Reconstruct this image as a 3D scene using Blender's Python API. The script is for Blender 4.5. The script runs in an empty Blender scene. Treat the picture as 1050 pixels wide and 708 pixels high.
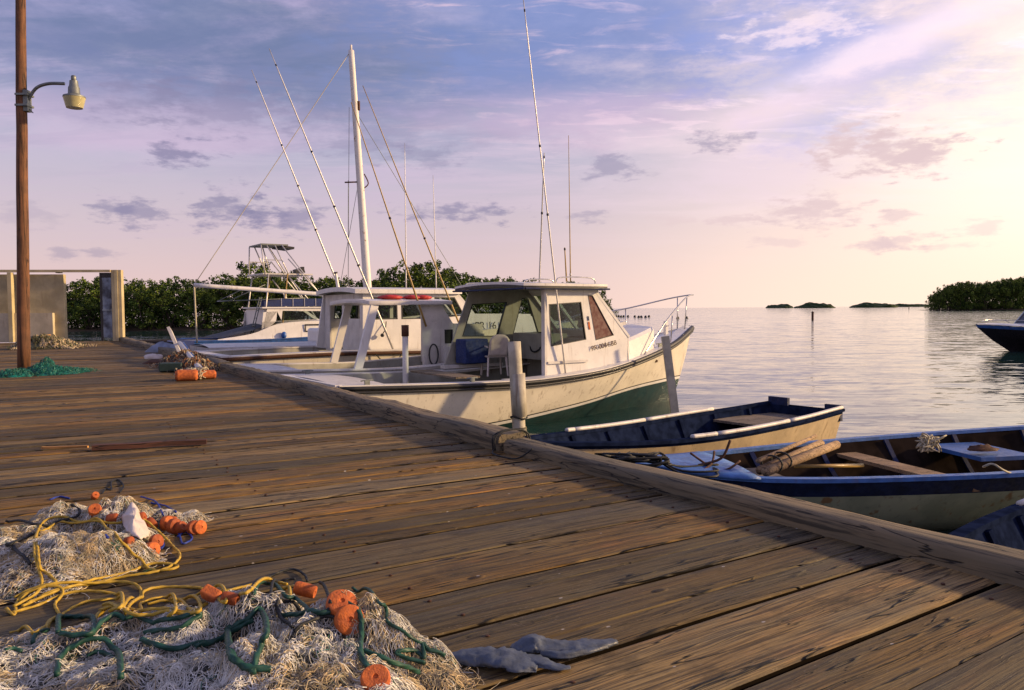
import bpy, math, random
from mathutils import Vector, Matrix, noise as mnoise
from mathutils.geometry import tessellate_polygon
R = math.radians
rnd = random.Random(7)
scene = bpy.context.scene
COL = scene.collection

# ------------------------------------------------------------------ camera
F, W, H, CZ = 820.0, 1050.0, 708.0, 2.0
PITCH, ROLL = R(-2.58), R(0.42)
_f = Vector((0, math.cos(PITCH), math.sin(PITCH)))
_u0 = Vector((0, -math.sin(PITCH), math.cos(PITCH)))
_r0 = Vector((1, 0, 0))
_r = _r0 * math.cos(ROLL) - _u0 * math.sin(ROLL)
_u = _r0 * math.sin(ROLL) + _u0 * math.cos(ROLL)
CAM = Vector((0, 0, CZ))
def ray(px, py): return _f + _r * ((px - W/2)/F) - _u * ((py - H/2)/F)
def P(px, py, z):
    d = ray(px, py); return CAM + d * ((z - CZ)/d.z)
def PD(px, py, y):
    d = ray(px, py); return CAM + d * (y/d.y)
cam = bpy.data.cameras.new('camera'); camo = bpy.data.objects.new('camera', cam); COL.objects.link(camo)
cam.sensor_width = 36; cam.sensor_fit = 'HORIZONTAL'; cam.lens = 36*F/W
cam.clip_start = 0.05; cam.clip_end = 40000
M = Matrix((( _r.x, _u.x, -_f.x, 0), (_r.y, _u.y, -_f.y, 0), (_r.z, _u.z, -_f.z, CZ), (0, 0, 0, 1)))
camo.matrix_world = M
scene.camera = camo
scene.view_settings.view_transform = 'Standard'; scene.view_settings.look = 'None'
scene.view_settings.exposure = .3; scene.view_settings.gamma = 1
scene.view_settings.use_curve_mapping = False
scene.cycles.max_bounces = 4; scene.cycles.diffuse_bounces = 2; scene.cycles.glossy_bounces = 3; scene.cycles.transparent_max_bounces = 8

# ------------------------------------------------------------------ mesh builder
class MB:
    def __init__(s): s.v = []; s.f = []; s.m = []; s.uv = {}; s.c = {}
    def add(s, vs, fs, m=0):
        o = len(s.v); s.v += [tuple(x) for x in vs]
        for f in fs: s.f.append(tuple(i+o for i in f)); s.m.append(m)
        return o
    def box(s, c, d, rz=0, rx=0, ry=0, m=0):
        mt = Matrix.Rotation(rz, 3, 'Z') @ Matrix.Rotation(ry, 3, 'Y') @ Matrix.Rotation(rx, 3, 'X')
        vs = []
        for x in (-.5, .5):
            for y in (-.5, .5):
                for z in (-.5, .5): vs.append(Vector(c) + mt @ Vector((x*d[0], y*d[1], z*d[2])))
        s.add(vs, [(0,1,3,2),(4,6,7,5),(0,4,5,1),(2,3,7,6),(0,2,6,4),(1,5,7,3)], m)
    def bar(s, a, b, w, h, m=0, up=(0,0,1)):
        a = Vector(a); b = Vector(b); t = (b-a).normalized(); up = Vector(up)
        sd = t.cross(up)
        if sd.length < 1e-4: sd = t.cross(Vector((0,1,0)))
        sd.normalize(); up = sd.cross(t)
        vs = []
        for p in (a, b):
            for i, j in ((-1,-1),(1,-1),(1,1),(-1,1)): vs.append(p + sd*(i*w/2) + up*(j*h/2))
        s.add(vs, [(0,3,2,1),(4,5,6,7),(0,1,5,4),(1,2,6,5),(2,3,7,6),(3,0,4,7)], m)
    def tube(s, pts, r, n=8, m=0, cap=True, sq=1.0, tw=0, lobe=0):
        pts = [Vector(p) for p in pts]; k = len(pts)
        rr = r if isinstance(r, (list, tuple)) else [r]*k
        up = Vector((0.02, 0.01, 1)); vs = []; prev = None
        for i, p in enumerate(pts):
            t = (pts[min(i+1, k-1)] - pts[max(i-1, 0)])
            if t.length < 1e-9: t = Vector((1,0,0))
            t.normalize()
            if prev is None:
                sd = t.cross(up)
                if sd.length < .1: sd = t.cross(Vector((1,0,0)))
            else:
                sd = prev - t*prev.dot(t)
                if sd.length < 1e-5: sd = t.cross(up)
            sd.normalize(); prev = sd; b = sd.cross(t)
            for j in range(n):
                a = 2*math.pi*j/n; q = rr[i]*(1+lobe*math.cos(3*2*math.pi*j/n)) if lobe else rr[i]; a += tw*i
                vs.append(p + sd*(math.cos(a)*q) + b*(math.sin(a)*q*sq))
        fs = [(i*n+j, i*n+(j+1)%n, (i+1)*n+(j+1)%n, (i+1)*n+j) for i in range(k-1) for j in range(n)]
        if cap: fs += [tuple(range(n))[::-1], tuple((k-1)*n+j for j in range(n))]
        s.add(vs, fs, m)
    def lathe(s, prof, n=20, c=(0,0,0), mt=None, m=0):
        vs = []; c = Vector(c)
        for r, z in prof:
            for j in range(n):
                a = 2*math.pi*j/n; q = Vector((r*math.cos(a), r*math.sin(a), z))
                if mt: q = mt @ q
                vs.append(c+q)
        k = len(prof)
        fs = [(i*n+j, i*n+(j+1)%n, (i+1)*n+(j+1)%n, (i+1)*n+j) for i in range(k-1) for j in range(n)]
        fs += [tuple(range(n))[::-1], tuple((k-1)*n+j for j in range(n))]
        s.add(vs, fs, m)
    def grid(s, fn, nu, nv, m=0, uvf=None):
        vs = [fn(i/nu, j/nv) for i in range(nu+1) for j in range(nv+1)]
        fs = [(i*(nv+1)+j, (i+1)*(nv+1)+j, (i+1)*(nv+1)+j+1, i*(nv+1)+j+1) for i in range(nu) for j in range(nv)]
        return s.add(vs, fs, m)
    def sheet(s, outer, holes, mp, th, m=0, me=None):
        """outer/holes: 2D loops. mp(u,v)->3D. th: thickness vector"""
        loops = [outer] + list(holes); th = Vector(th)
        flat = [p for l in loops for p in l]
        tris = tessellate_polygon([[Vector((p[0], p[1], 0)) for p in l] for l in loops])
        n = len(flat); a = [Vector(mp(*p)) for p in flat]
        vs = a + [q+th for q in a]
        fs = [tuple(t) for t in tris] + [tuple(i+n for i in t[::-1]) for t in tris]
        s.add(vs, fs, m)
        o = 0
        for l in loops:
            k = len(l); vv = a[o:o+k]; vv = vv + [q+th for q in vv]
            s.add(vv, [(i, (i+1)%k, (i+1)%k+k, i+k) for i in range(k)], m if me is None else me); o += k
    def frame(s, loop, mp, th, w, m=0):
        """thin frame round a 2D loop"""
        cx = sum(p[0] for p in loop)/len(loop); cy = sum(p[1] for p in loop)/len(loop)
        out = []
        for p in loop:
            dx, dy = p[0]-cx, p[1]-cy; l = math.hypot(dx, dy); out.append((p[0]+dx/l*w, p[1]+dy/l*w))
        s.sheet(out, [loop], mp, th, m)
    def build(s, name, mats, parent=None, smooth=False, loc=None, auto=None):
        me = bpy.data.meshes.new(name); me.from_pydata(s.v, [], s.f)
        if not isinstance(mats, (list, tuple)): mats = [mats]
        for mm in mats: me.materials.append(mm)
        me.polygons.foreach_set('material_index', [min(i, len(mats)-1) for i in s.m])
        if smooth: me.polygons.foreach_set('use_smooth', [True]*len(s.f))
        if s.uv:
            uvl = me.uv_layers.new(name='UVMap')
            for poly in me.polygons:
                for li in poly.loop_indices: uvl.data[li].uv = s.uv.get(me.loops[li].vertex_index, (0,0))
        if s.c:
            ca = me.attributes.new('tint', 'FLOAT', 'POINT')
            ca.data.foreach_set('value', [s.c.get(i, .5) for i in range(len(s.v))])
        me.update(); me.validate()
        if auto is not None:
            me.polygons.foreach_set('use_smooth', [True]*len(me.polygons))
            me.set_sharp_from_angle(angle=R(auto))
        o = bpy.data.objects.new(name, me); COL.objects.link(o)
        if parent: o.parent = parent
        if loc: o.location = loc
        return o
def tag(o, label=None, cat=None, group=None, kind=None):
    if label: o['label'] = label
    if cat: o['category'] = cat
    if group: o['group'] = group
    if kind: o['kind'] = kind
    return o
def empty(name, loc, label=None, cat=None, rz=0, group=None):
    o = bpy.data.objects.new(name, None); COL.objects.link(o)
    o.empty_display_size = .2; o.location = loc; o.rotation_euler = (0, 0, rz)
    return tag(o, label, cat, group)
def copy_tree(o, parent=None):
    c = o.copy(); COL.objects.link(c)
    if parent: c.parent = parent
    for ch in list(o.children): copy_tree(ch, c)
    return c
def tab(t):
    """smooth table interpolation"""
    def fn(x):
        if x <= t[0][0]: return t[0][1]
        if x >= t[-1][0]: return t[-1][1]
        for i in range(len(t)-1):
            if x <= t[i+1][0]:
                x0, y0 = t[i]; x1, y1 = t[i+1]; h = x1-x0
                m0 = (y1 - t[i-1][1])/(x1 - t[i-1][0]) if i > 0 else (y1-y0)/h
                m1 = (t[i+2][1]-y0)/(t[i+2][0]-x0) if i+2 < len(t) else (y1-y0)/h
                q = (x-x0)/h; q2 = q*q; q3 = q2*q
                return (2*q3-3*q2+1)*y0 + (q3-2*q2+q)*h*m0 + (-2*q3+3*q2)*y1 + (q3-q2)*h*m1
    return fn
def catmull(pts, sub=6, closed=False):
    pts = [Vector(p) for p in pts]; out = []
    n = len(pts)
    for i in range(n-1):
        p0 = pts[max(i-1, 0)]; p1 = pts[i]; p2 = pts[i+1]; p3 = pts[min(i+2, n-1)]
        for k in range(sub):
            t = k/sub
            out.append(.5*((2*p1)+(p2-p0)*t+(2*p0-5*p1+4*p2-p3)*t*t+(3*p1-p0-3*p2+p3)*t**3))
    out.append(pts[-1]); return out
def text_mesh(name, txt, size, mat, parent, mtx, ext=.002):
    cu = bpy.data.curves.new(name, 'FONT'); cu.body = txt; cu.size = size; cu.extrude = ext; cu.align_x = 'LEFT'
    to = bpy.data.objects.new(name+'_tmp', cu); COL.objects.link(to)
    dg = bpy.context.evaluated_depsgraph_get(); dg.update()
    me = bpy.data.meshes.new_from_object(to.evaluated_get(dg)); bpy.data.objects.remove(to)
    me.materials.clear(); me.materials.append(mat)
    o = bpy.data.objects.new(name, me); COL.objects.link(o); o.parent = parent; o.matrix_local = mtx
    return o

# ------------------------------------------------------------------ materials
class NT:
    def __init__(s, name):
        s.mat = bpy.data.materials.new(name); s.mat.use_nodes = True
        s.t = s.mat.node_tree; s.n = s.t.nodes; s.bsdf = s.n['Principled BSDF']; s.out = s.n['Material Output']
    def new(s, typ, **kw):
        n = s.n.new(typ)
        for k, v in kw.items(): setattr(n, k, v)
        return n
    def link(s, a, b): s.t.links.new(a, b)
    def val(s, n, key, v):
        if isinstance(v, bpy.types.NodeSocket): s.link(v, n.inputs[key])
        else: n.inputs[key].default_value = v
    def math(s, op, a, b=0.0, c=None, clamp=False):
        n = s.new('ShaderNodeMath', operation=op, use_clamp=clamp); s.val(n, 0, a); s.val(n, 1, b)
        if c is not None: s.val(n, 2, c)
        return n.outputs[0]
    def mix(s, f, a, b, blend='MIX'):
        n = s.new('ShaderNodeMix', data_type='RGBA', blend_type=blend); s.val(n, 0, f)
        s.val(n, 6, a if isinstance(a, bpy.types.NodeSocket) else (*a[:3], 1)); s.val(n, 7, b if isinstance(b, bpy.types.NodeSocket) else (*b[:3], 1))
        return n.outputs[2]
    def noise(s, vec, scale=1, detail=4, rough=.55, dist=0):
        n = s.new('ShaderNodeTexNoise'); n.inputs['Scale'].default_value = scale; n.inputs['Detail'].default_value = detail
        n.inputs['Roughness'].default_value = rough; n.inputs['Distortion'].default_value = dist
        if vec is not None: s.link(vec, n.inputs['Vector'])
        return n.outputs[0]
    def ramp(s, x, lo, hi, a=0.0, b=1.0):
        n = s.new('ShaderNodeMapRange', clamp=True); n.interpolation_type = 'SMOOTHSTEP'
        s.val(n, 0, x); n.inputs[1].default_value = lo; n.inputs[2].default_value = hi; n.inputs[3].default_value = a; n.inputs[4].default_value = b
        return n.outputs[0]
    def mapv(s, vec, scale=(1,1,1), loc=(0,0,0), rot=(0,0,0)):
        n = s.new('ShaderNodeMapping'); n.inputs['Scale'].default_value = scale; n.inputs['Location'].default_value = loc; n.inputs['Rotation'].default_value = rot
        s.link(vec, n.inputs['Vector']); return n.outputs[0]
    def obj(s): return s.new('ShaderNodeTexCoord').outputs['Object']
    def bump(s, h, strength=.3, dist=.01):
        n = s.new('ShaderNodeBump'); n.inputs['Strength'].default_value = strength; n.inputs['Distance'].default_value = dist
        s.link(h, n.inputs['Height']); s.link(n.outputs[0], s.bsdf.inputs['Normal'])
def simple(name, col, rough=.5, var=.25, scale=6, metal=0, bump=.1, dark=None, streak=0, spec=.5, bscale=None):
    t = NT(name); o = t.obj()
    n1 = t.noise(o, scale, 5); col2 = dark if dark else tuple(c*(1-var) for c in col)
    c = t.mix(t.ramp(n1, .35, .68), col, col2)
    if streak:
        n2 = t.noise(t.mapv(o, (9, 9, .8)), 1.6, 4)
        c = t.mix(t.math('MULTIPLY', t.ramp(n2, .56, .75), streak), c, (.16, .085, .035))
        n3 = t.noise(o, 28, 3)
        c = t.mix(t.math('MULTIPLY', t.ramp(n3, .62, .75), streak), c, (.2, .16, .11))
    t.link(c, t.bsdf.inputs['Base Color'])
    t.link(t.ramp(t.noise(o, scale*3, 3), .3, .7, rough*.8, min(1, rough*1.2)), t.bsdf.inputs['Roughness'])
    t.bsdf.inputs['Metallic'].default_value = metal
    t.bsdf.inputs['Specular IOR Level'].default_value = spec
    if bump: t.bump(t.noise(o, bscale or scale*6, 4), bump, .01)
    return t.mat

mt = {}
mt['white'] = simple('boat_white', (.74, .72, .68), .35, .1, 3, streak=.3, bump=.05)
mt['white2'] = simple('worn_white', (.66, .63, .58), .45, .18, 4, streak=.5, bump=.08)
mt['cream'] = simple('hull_cream', (.76, .70, .57), .38, .14, 2.5, streak=.5, bump=.05)
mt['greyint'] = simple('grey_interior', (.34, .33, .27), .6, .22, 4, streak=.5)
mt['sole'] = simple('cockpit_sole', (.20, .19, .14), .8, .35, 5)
mt['teal'] = simple('teal_bottom_paint', (.004, .034, .036), .45, .4, 3, bump=.15)
mt['black'] = simple('black_rubber', (.016, .016, .018), .5, .3, 8, bump=.15)
mt['darkblue'] = simple('dark_blue_paint', (.012, .024, .085), .6, .5, 9, streak=.08, bump=.12, spec=.3)
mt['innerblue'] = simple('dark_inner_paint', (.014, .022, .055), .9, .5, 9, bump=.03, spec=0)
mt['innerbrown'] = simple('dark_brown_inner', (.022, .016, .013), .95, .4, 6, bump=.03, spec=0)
mt['blue'] = simple('blue_paint', (.03, .11, .36), .5, .35, 7, streak=.2, bump=.2)
mt['deckblue'] = simple('faded_blue_paint', (.06, .17, .46), .5, .35, 9, streak=.25, bump=.25)
mt['brightblue'] = simple('bright_blue_paint', (.02, .10, .36), .4, .2, 6)
mt['canvasblue'] = simple('blue_canvas', (.012, .03, .13), .8, .3, 10)
mt['skiffgrey'] = simple('grey_green_hull', (.30, .31, .20), .6, .22, 3, streak=.55, bump=.2)
mt['skifftan'] = simple('tan_hull', (.56, .43, .25), .55, .22, 4, streak=.6, bump=.2)
mt['metal'] = simple('stainless_tube', (.55, .54, .52), .25, .2, 12, metal=.85, bump=0)
mt['alu'] = simple('aluminium_tube', (.62, .6, .56), .4, .15, 12, metal=.4, bump=0)
mt['gold'] = simple('varnished_pole', (.42, .27, .07), .4, .25, 9, bump=0)
mt['galv'] = simple('galvanised_steel', (.22, .24, .22), .5, .3, 12, metal=.6)
mt['red'] = simple('red_paint', (.5, .03, .02), .5, .3, 8)
mt['orange'] = simple('orange_foam', (.62, .155, .03), .8, .25, 30, bump=.4, dark=(.36, .08, .02), bscale=160)
mt['orangedull'] = simple('dull_orange_foam', (.34, .072, .014), .75, .3, 18, bump=.3)
mt['mauve'] = simple('maroon_cover', (.13, .045, .04), .7, .2, 6)
mt['yellow'] = simple('yellow_rope', (.50, .33, .03), .6, .3, 40, bump=0)
mt['green'] = simple('green_rope', (.008, .07, .045), .6, .4, 40, bump=0)
mt['blackrope'] = simple('black_rope', (.012, .014, .014), .7, .4, 40, bump=0)
mt['bluerope'] = simple('blue_rope', (.012, .04, .30), .6, .3, 40, bump=0)
mt['palerope'] = simple('pale_rope', (.5, .45, .32), .8, .3, 40, bump=0)
mt['cloth'] = simple('white_plastic', (.66, .58, .52), .6, .15, 12, bump=.2)
mt['glove'] = simple('slate_rubber', (.075, .095, .13), .55, .4, 22, bump=.25, bscale=60)
mt['concrete'] = simple('weathered_concrete', (.50, .42, .24), .85, .35, 1.5, streak=.35, bump=.3)
mt['concrete2'] = simple('pale_concrete', (.58, .50, .34), .85, .25, 1.8, streak=.3, bump=.3)
mt['beige'] = simple('beige_sheet', (.55, .46, .26), .7, .25, 2, streak=.3)
mt['doorblue'] = simple('peeling_blue_paint', (.22, .27, .34), .7, .7, 3, dark=(.04, .045, .06), bump=.3)
mt['bark'] = simple('bark', (.07, .05, .035), .9, .4, 3)
mt['bank'] = simple('mangrove_mud', (.10, .065, .03), .95, .4, .5)
mt['pile'] = simple('white_pile', (.50, .46, .36), .7, .25, 5, streak=.6, bump=.3)
mt['pilewet'] = simple('wet_pile', (.10, .085, .04), .5, .4, 12, bump=.5)
mt['rust'] = simple('rusty_iron', (.09, .035, .015), .85, .4, 30, bump=.4)
mt['hullblack'] = simple('black_hull', (.012, .010, .012), .3, .3, 3, bump=0)
mt['screen'] = simple('lens_glass', (.46, .42, .22), .25, .15, 6, bump=0)
mt['debris'] = simple('orange_netting', (.30, .13, .03), .9, .5, 20)

def strand_mat(name, a, b):
    t = NT(name); n = t.noise(t.obj(), 22, 4)
    t.link(t.mix(t.ramp(n, .38, .62), a, b), t.bsdf.inputs['Base Color']); t.bsdf.inputs['Roughness'].default_value = .55
    return t.mat
mt['net_white'] = strand_mat('net_twine_white', (.78, .77, .70), (.50, .49, .43))
mt['net_tan'] = strand_mat('net_twine_tan', (.60, .46, .25), (.34, .29, .19))
mt['net_green'] = strand_mat('net_twine_green', (.02, .16, .10), (.012, .07, .05))
mt['net_aqua'] = strand_mat('net_twine_aqua', (.01, .22, .17), (.008, .11, .09))
def core_mat(name, a, b, sc=70):
    t = NT(name); o = t.obj()
    v = t.new('ShaderNodeTexVoronoi', feature='DISTANCE_TO_EDGE'); v.inputs['Scale'].default_value = sc
    w = t.mapv(o); nz = t.new('ShaderNodeTexNoise'); nz.inputs['Scale'].default_value = 30; t.link(o, nz.inputs['Vector'])
    ad = t.new('ShaderNodeVectorMath', operation='MULTIPLY_ADD'); t.link(nz.outputs[1], ad.inputs[0]); ad.inputs[1].default_value = (.05,.05,.05); t.link(w, ad.inputs[2])
    t.link(ad.outputs[0], v.inputs['Vector'])
    e = t.ramp(v.outputs[0], .04, .16, 1, 0)
    t.link(t.mix(e, b, a), t.bsdf.inputs['Base Color']); t.bsdf.inputs['Roughness'].default_value = .8
    t.bump(e, .8, .004)
    return t.mat
mt['core1'] = core_mat('net_core_tan', (.28, .22, .14), (.045, .035, .02))
mt['core2'] = core_mat('net_core_grey', (.18, .175, .14), (.02, .025, .02), 90)

def glass():
    t = NT('window_glass'); tr = t.new('ShaderNodeBsdfTransparent'); tr.inputs[0].default_value = (.66, .74, .72, 1)
    gl = t.new('ShaderNodeBsdfGlossy'); gl.inputs['Roughness'].default_value = .04; gl.inputs[0].default_value = (.9,.9,.9,1)
    mx = t.new('ShaderNodeMixShader'); fr = t.new('ShaderNodeFresnel'); fr.inputs[0].default_value = 1.5
    t.link(t.math('MULTIPLY', fr.outputs[0], .3), mx.inputs[0]); t.link(tr.outputs[0], mx.inputs[1]); t.link(gl.outputs[0], mx.inputs[2])
    t.link(mx.outputs[0], t.out.inputs['Surface']); return t.mat
mt['glass'] = glass()

def wood_deck():
    t = NT('weathered_planks'); uv = t.new('ShaderNodeUVMap').outputs[0]
    at = t.new('ShaderNodeAttribute', attribute_name='tint').outputs['Fac']
    sep = t.new('ShaderNodeSeparateXYZ'); t.link(uv, sep.inputs[0])
    cmb = t.new('ShaderNodeCombineXYZ'); t.link(sep.outputs[0], cmb.inputs[0]); t.link(sep.outputs[1], cmb.inputs[1])
    t.link(t.math('MULTIPLY', at, 37.0), cmb.inputs[2]); v = cmb.outputs[0]
    # wavy grain: distort v by low frequency
    wv = t.new('ShaderNodeTexNoise'); wv.inputs['Scale'].default_value = 1; wv.inputs['Detail'].default_value = 2; t.link(t.mapv(v, (1.3, 4, 1)), wv.inputs['Vector'])
    ad = t.new('ShaderNodeVectorMath', operation='MULTIPLY_ADD'); t.link(wv.outputs[1], ad.inputs[0]); ad.inputs[1].default_value = (0, .05, 0); t.link(v, ad.inputs[2]); vd = ad.outputs[0]
    g1 = t.noise(t.mapv(vd, (1.8, 70, 1)), 1, 5, .65)
    g2 = t.noise(t.mapv(vd, (3.5, 220, 1)), 1, 4, .6)
    patch = t.noise(t.mapv(v, (.9, 5, 1)), 1, 5, .6)
    patch2 = t.noise(t.mapv(v, (2.2, 9, 1), (5, 3, 1)), 1, 5, .65)
    fine = t.noise(t.mapv(v, (60, 160, 1)), 1, 3, .6)
    base = t.mix(t.ramp(patch, .36, .64), (.138, .102, .044), (.275, .165, .052))
    base = t.mix(t.math('MULTIPLY', t.ramp(patch2, .52, .72), .8), base, (.33, .165, .052))
    base = t.mix(t.math('MULTIPLY', t.ramp(t.noise(t.mapv(v, (1.3, 3.5, 1), (9, 1, 4)), 1, 4), .5, .68), .6), base, (.30, .225, .10))
    grey_ = t.math('FRACT', t.math('MULTIPLY', at, 7.3)); base = t.mix(t.ramp(grey_, .35, .95, 0, .6), base, t.mix(g1, (.27, .235, .165), (.13, .115, .085)))
    stn = t.noise(t.mapv(v, (2.6, 3.2, 1), (8, 2, 5)), 1, 5, .65); base = t.mix(t.ramp(stn, .56, .70, 0, .6), base, (.055, .042, .026))
    base = t.mix(1.0, base, t.mix(at, (.44, .45, .36), (1.5, 1.32, .92)), 'MULTIPLY')
    base = t.mix(t.math('MULTIPLY', t.ramp(g1, .47, .64), .68), base, (.026, .018, .011))
    base = t.mix(t.math('MULTIPLY', t.ramp(g2, .48, .62), .65), base, (.045, .032, .022))
    base = t.mix(t.math('MULTIPLY', t.ramp(fine, .6, .75), .35), base, (.38, .31, .22))
    # cracks: thin level set of a stretched noise
    cn = t.noise(t.mapv(vd, (1.1, 16, 1), (3, 7, 2)), 1, 3, .5)
    cr = t.ramp(t.math('ABSOLUTE', t.math('SUBTRACT', cn, .5)), .0, .022, 1, 0)
    cmask = t.ramp(t.noise(t.mapv(v, (.8, 6, 1), (1, 2, 8)), 1, 3), .44, .54)
    cr = t.math('MULTIPLY', cr, cmask)
    cn2 = t.noise(t.mapv(vd, (2.4, 42, 1), (13, 1, 6)), 1, 3, .5)
    cr2 = t.ramp(t.math('ABSOLUTE', t.math('SUBTRACT', cn2, .5)), .0, .02, 1, 0)
    cr2 = t.math('MULTIPLY', cr2, t.ramp(t.noise(t.mapv(v, (1.5, 8, 1), (4, 4, 4)), 1, 3), .5, .62))
    crack = t.math('MAXIMUM', cr, t.math('MULTIPLY', cr2, .7))
    base = t.mix(t.math('MULTIPLY', crack, 1.0), base, (.008, .006, .004))
    # knots
    vo = t.new('ShaderNodeTexVoronoi'); vo.inputs['Scale'].default_value = 1; t.link(t.mapv(v, (1.5, 3.4, 1)), vo.inputs['Vector'])
    kn = t.ramp(vo.outputs['Distance'], .035, .07, 1, 0)
    base = t.mix(t.math('MULTIPLY', kn, .85), base, (.02, .012, .008))
    # pale specks
    vs = t.new('ShaderNodeTexVoronoi'); vs.inputs['Scale'].default_value = 1; t.link(t.mapv(v, (5, 9, 1)), vs.inputs['Vector'])
    base = t.mix(t.ramp(vs.outputs['Distance'], .03, .05, .8, 0), base, (.45, .42, .38))
    t.link(base, t.bsdf.inputs['Base Color'])
    t.link(t.ramp(patch, .3, .7, .62, .85), t.bsdf.inputs['Roughness'])
    t.bsdf.inputs['Specular IOR Level'].default_value = .3
    h = t.math('SUBTRACT', t.math('ADD', t.math('MULTIPLY', g1, .9), t.math('MULTIPLY', g2, .35)), t.math('MULTIPLY', crack, 1.6))
    h = t.math('SUBTRACT', h, kn)
    t.bump(h, 1.0, .010)
    return t.mat
mt['deck'] = wood_deck()
def wood_beam(name, a, b, sc=(2, 40, 40)):
    t = NT(name); o = t.obj()
    g = t.noise(t.mapv(o, sc), 1, 5, .65); p = t.noise(t.mapv(o, (.9, 4, 4)), 1, 4)
    c = t.mix(t.ramp(p, .35, .65), a, b); c = t.mix(t.math('MULTIPLY', t.ramp(g, .48, .64), .85), c, tuple(x*.22 for x in a))
    cn = t.noise(t.mapv(o, (sc[0]*.6, sc[1]*.3, sc[2]*.3)), 1, 3)
    cr = t.ramp(t.math('ABSOLUTE', t.math('SUBTRACT', cn, .5)), 0, .014, 1, 0)
    c = t.mix(cr, c, (.008, .006, .004)); t.link(c, t.bsdf.inputs['Base Color']); t.bsdf.inputs['Roughness'].default_value = .8
    t.bump(t.math('SUBTRACT', g, cr), .8, .006); return t.mat
mt['beam'] = wood_beam('weathered_beam', (.125, .105, .065), (.21, .155, .082))
mt['pier_under'] = wood_beam('dark_timber', (.05, .04, .03), (.07, .05, .03))
mt['poleup'] = wood_beam('utility_pole_wood', (.20, .085, .035), (.13, .058, .026), (30, 30, 1.5))
mt['bamboo'] = wood_beam('dry_pole_wood', (.36, .24, .13), (.27, .17, .09), (3, 60, 60))
mt['gap_shade'] = simple('painted_gap_shade', (.012, .009, .006), 1, .3, 8, spec=0, bump=0)  # near-black on plank sides paints in the shade between boards
mt['oldplank'] = wood_beam('grey_board', (.26, .20, .14), (.17, .13, .09))
mt['redplank'] = wood_beam('reddish_board', (.085, .032, .018), (.12, .045, .022))
mt['orangewood'] = wood_beam('orange_stick', (.60, .30, .08), (.5, .24, .06))
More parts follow.
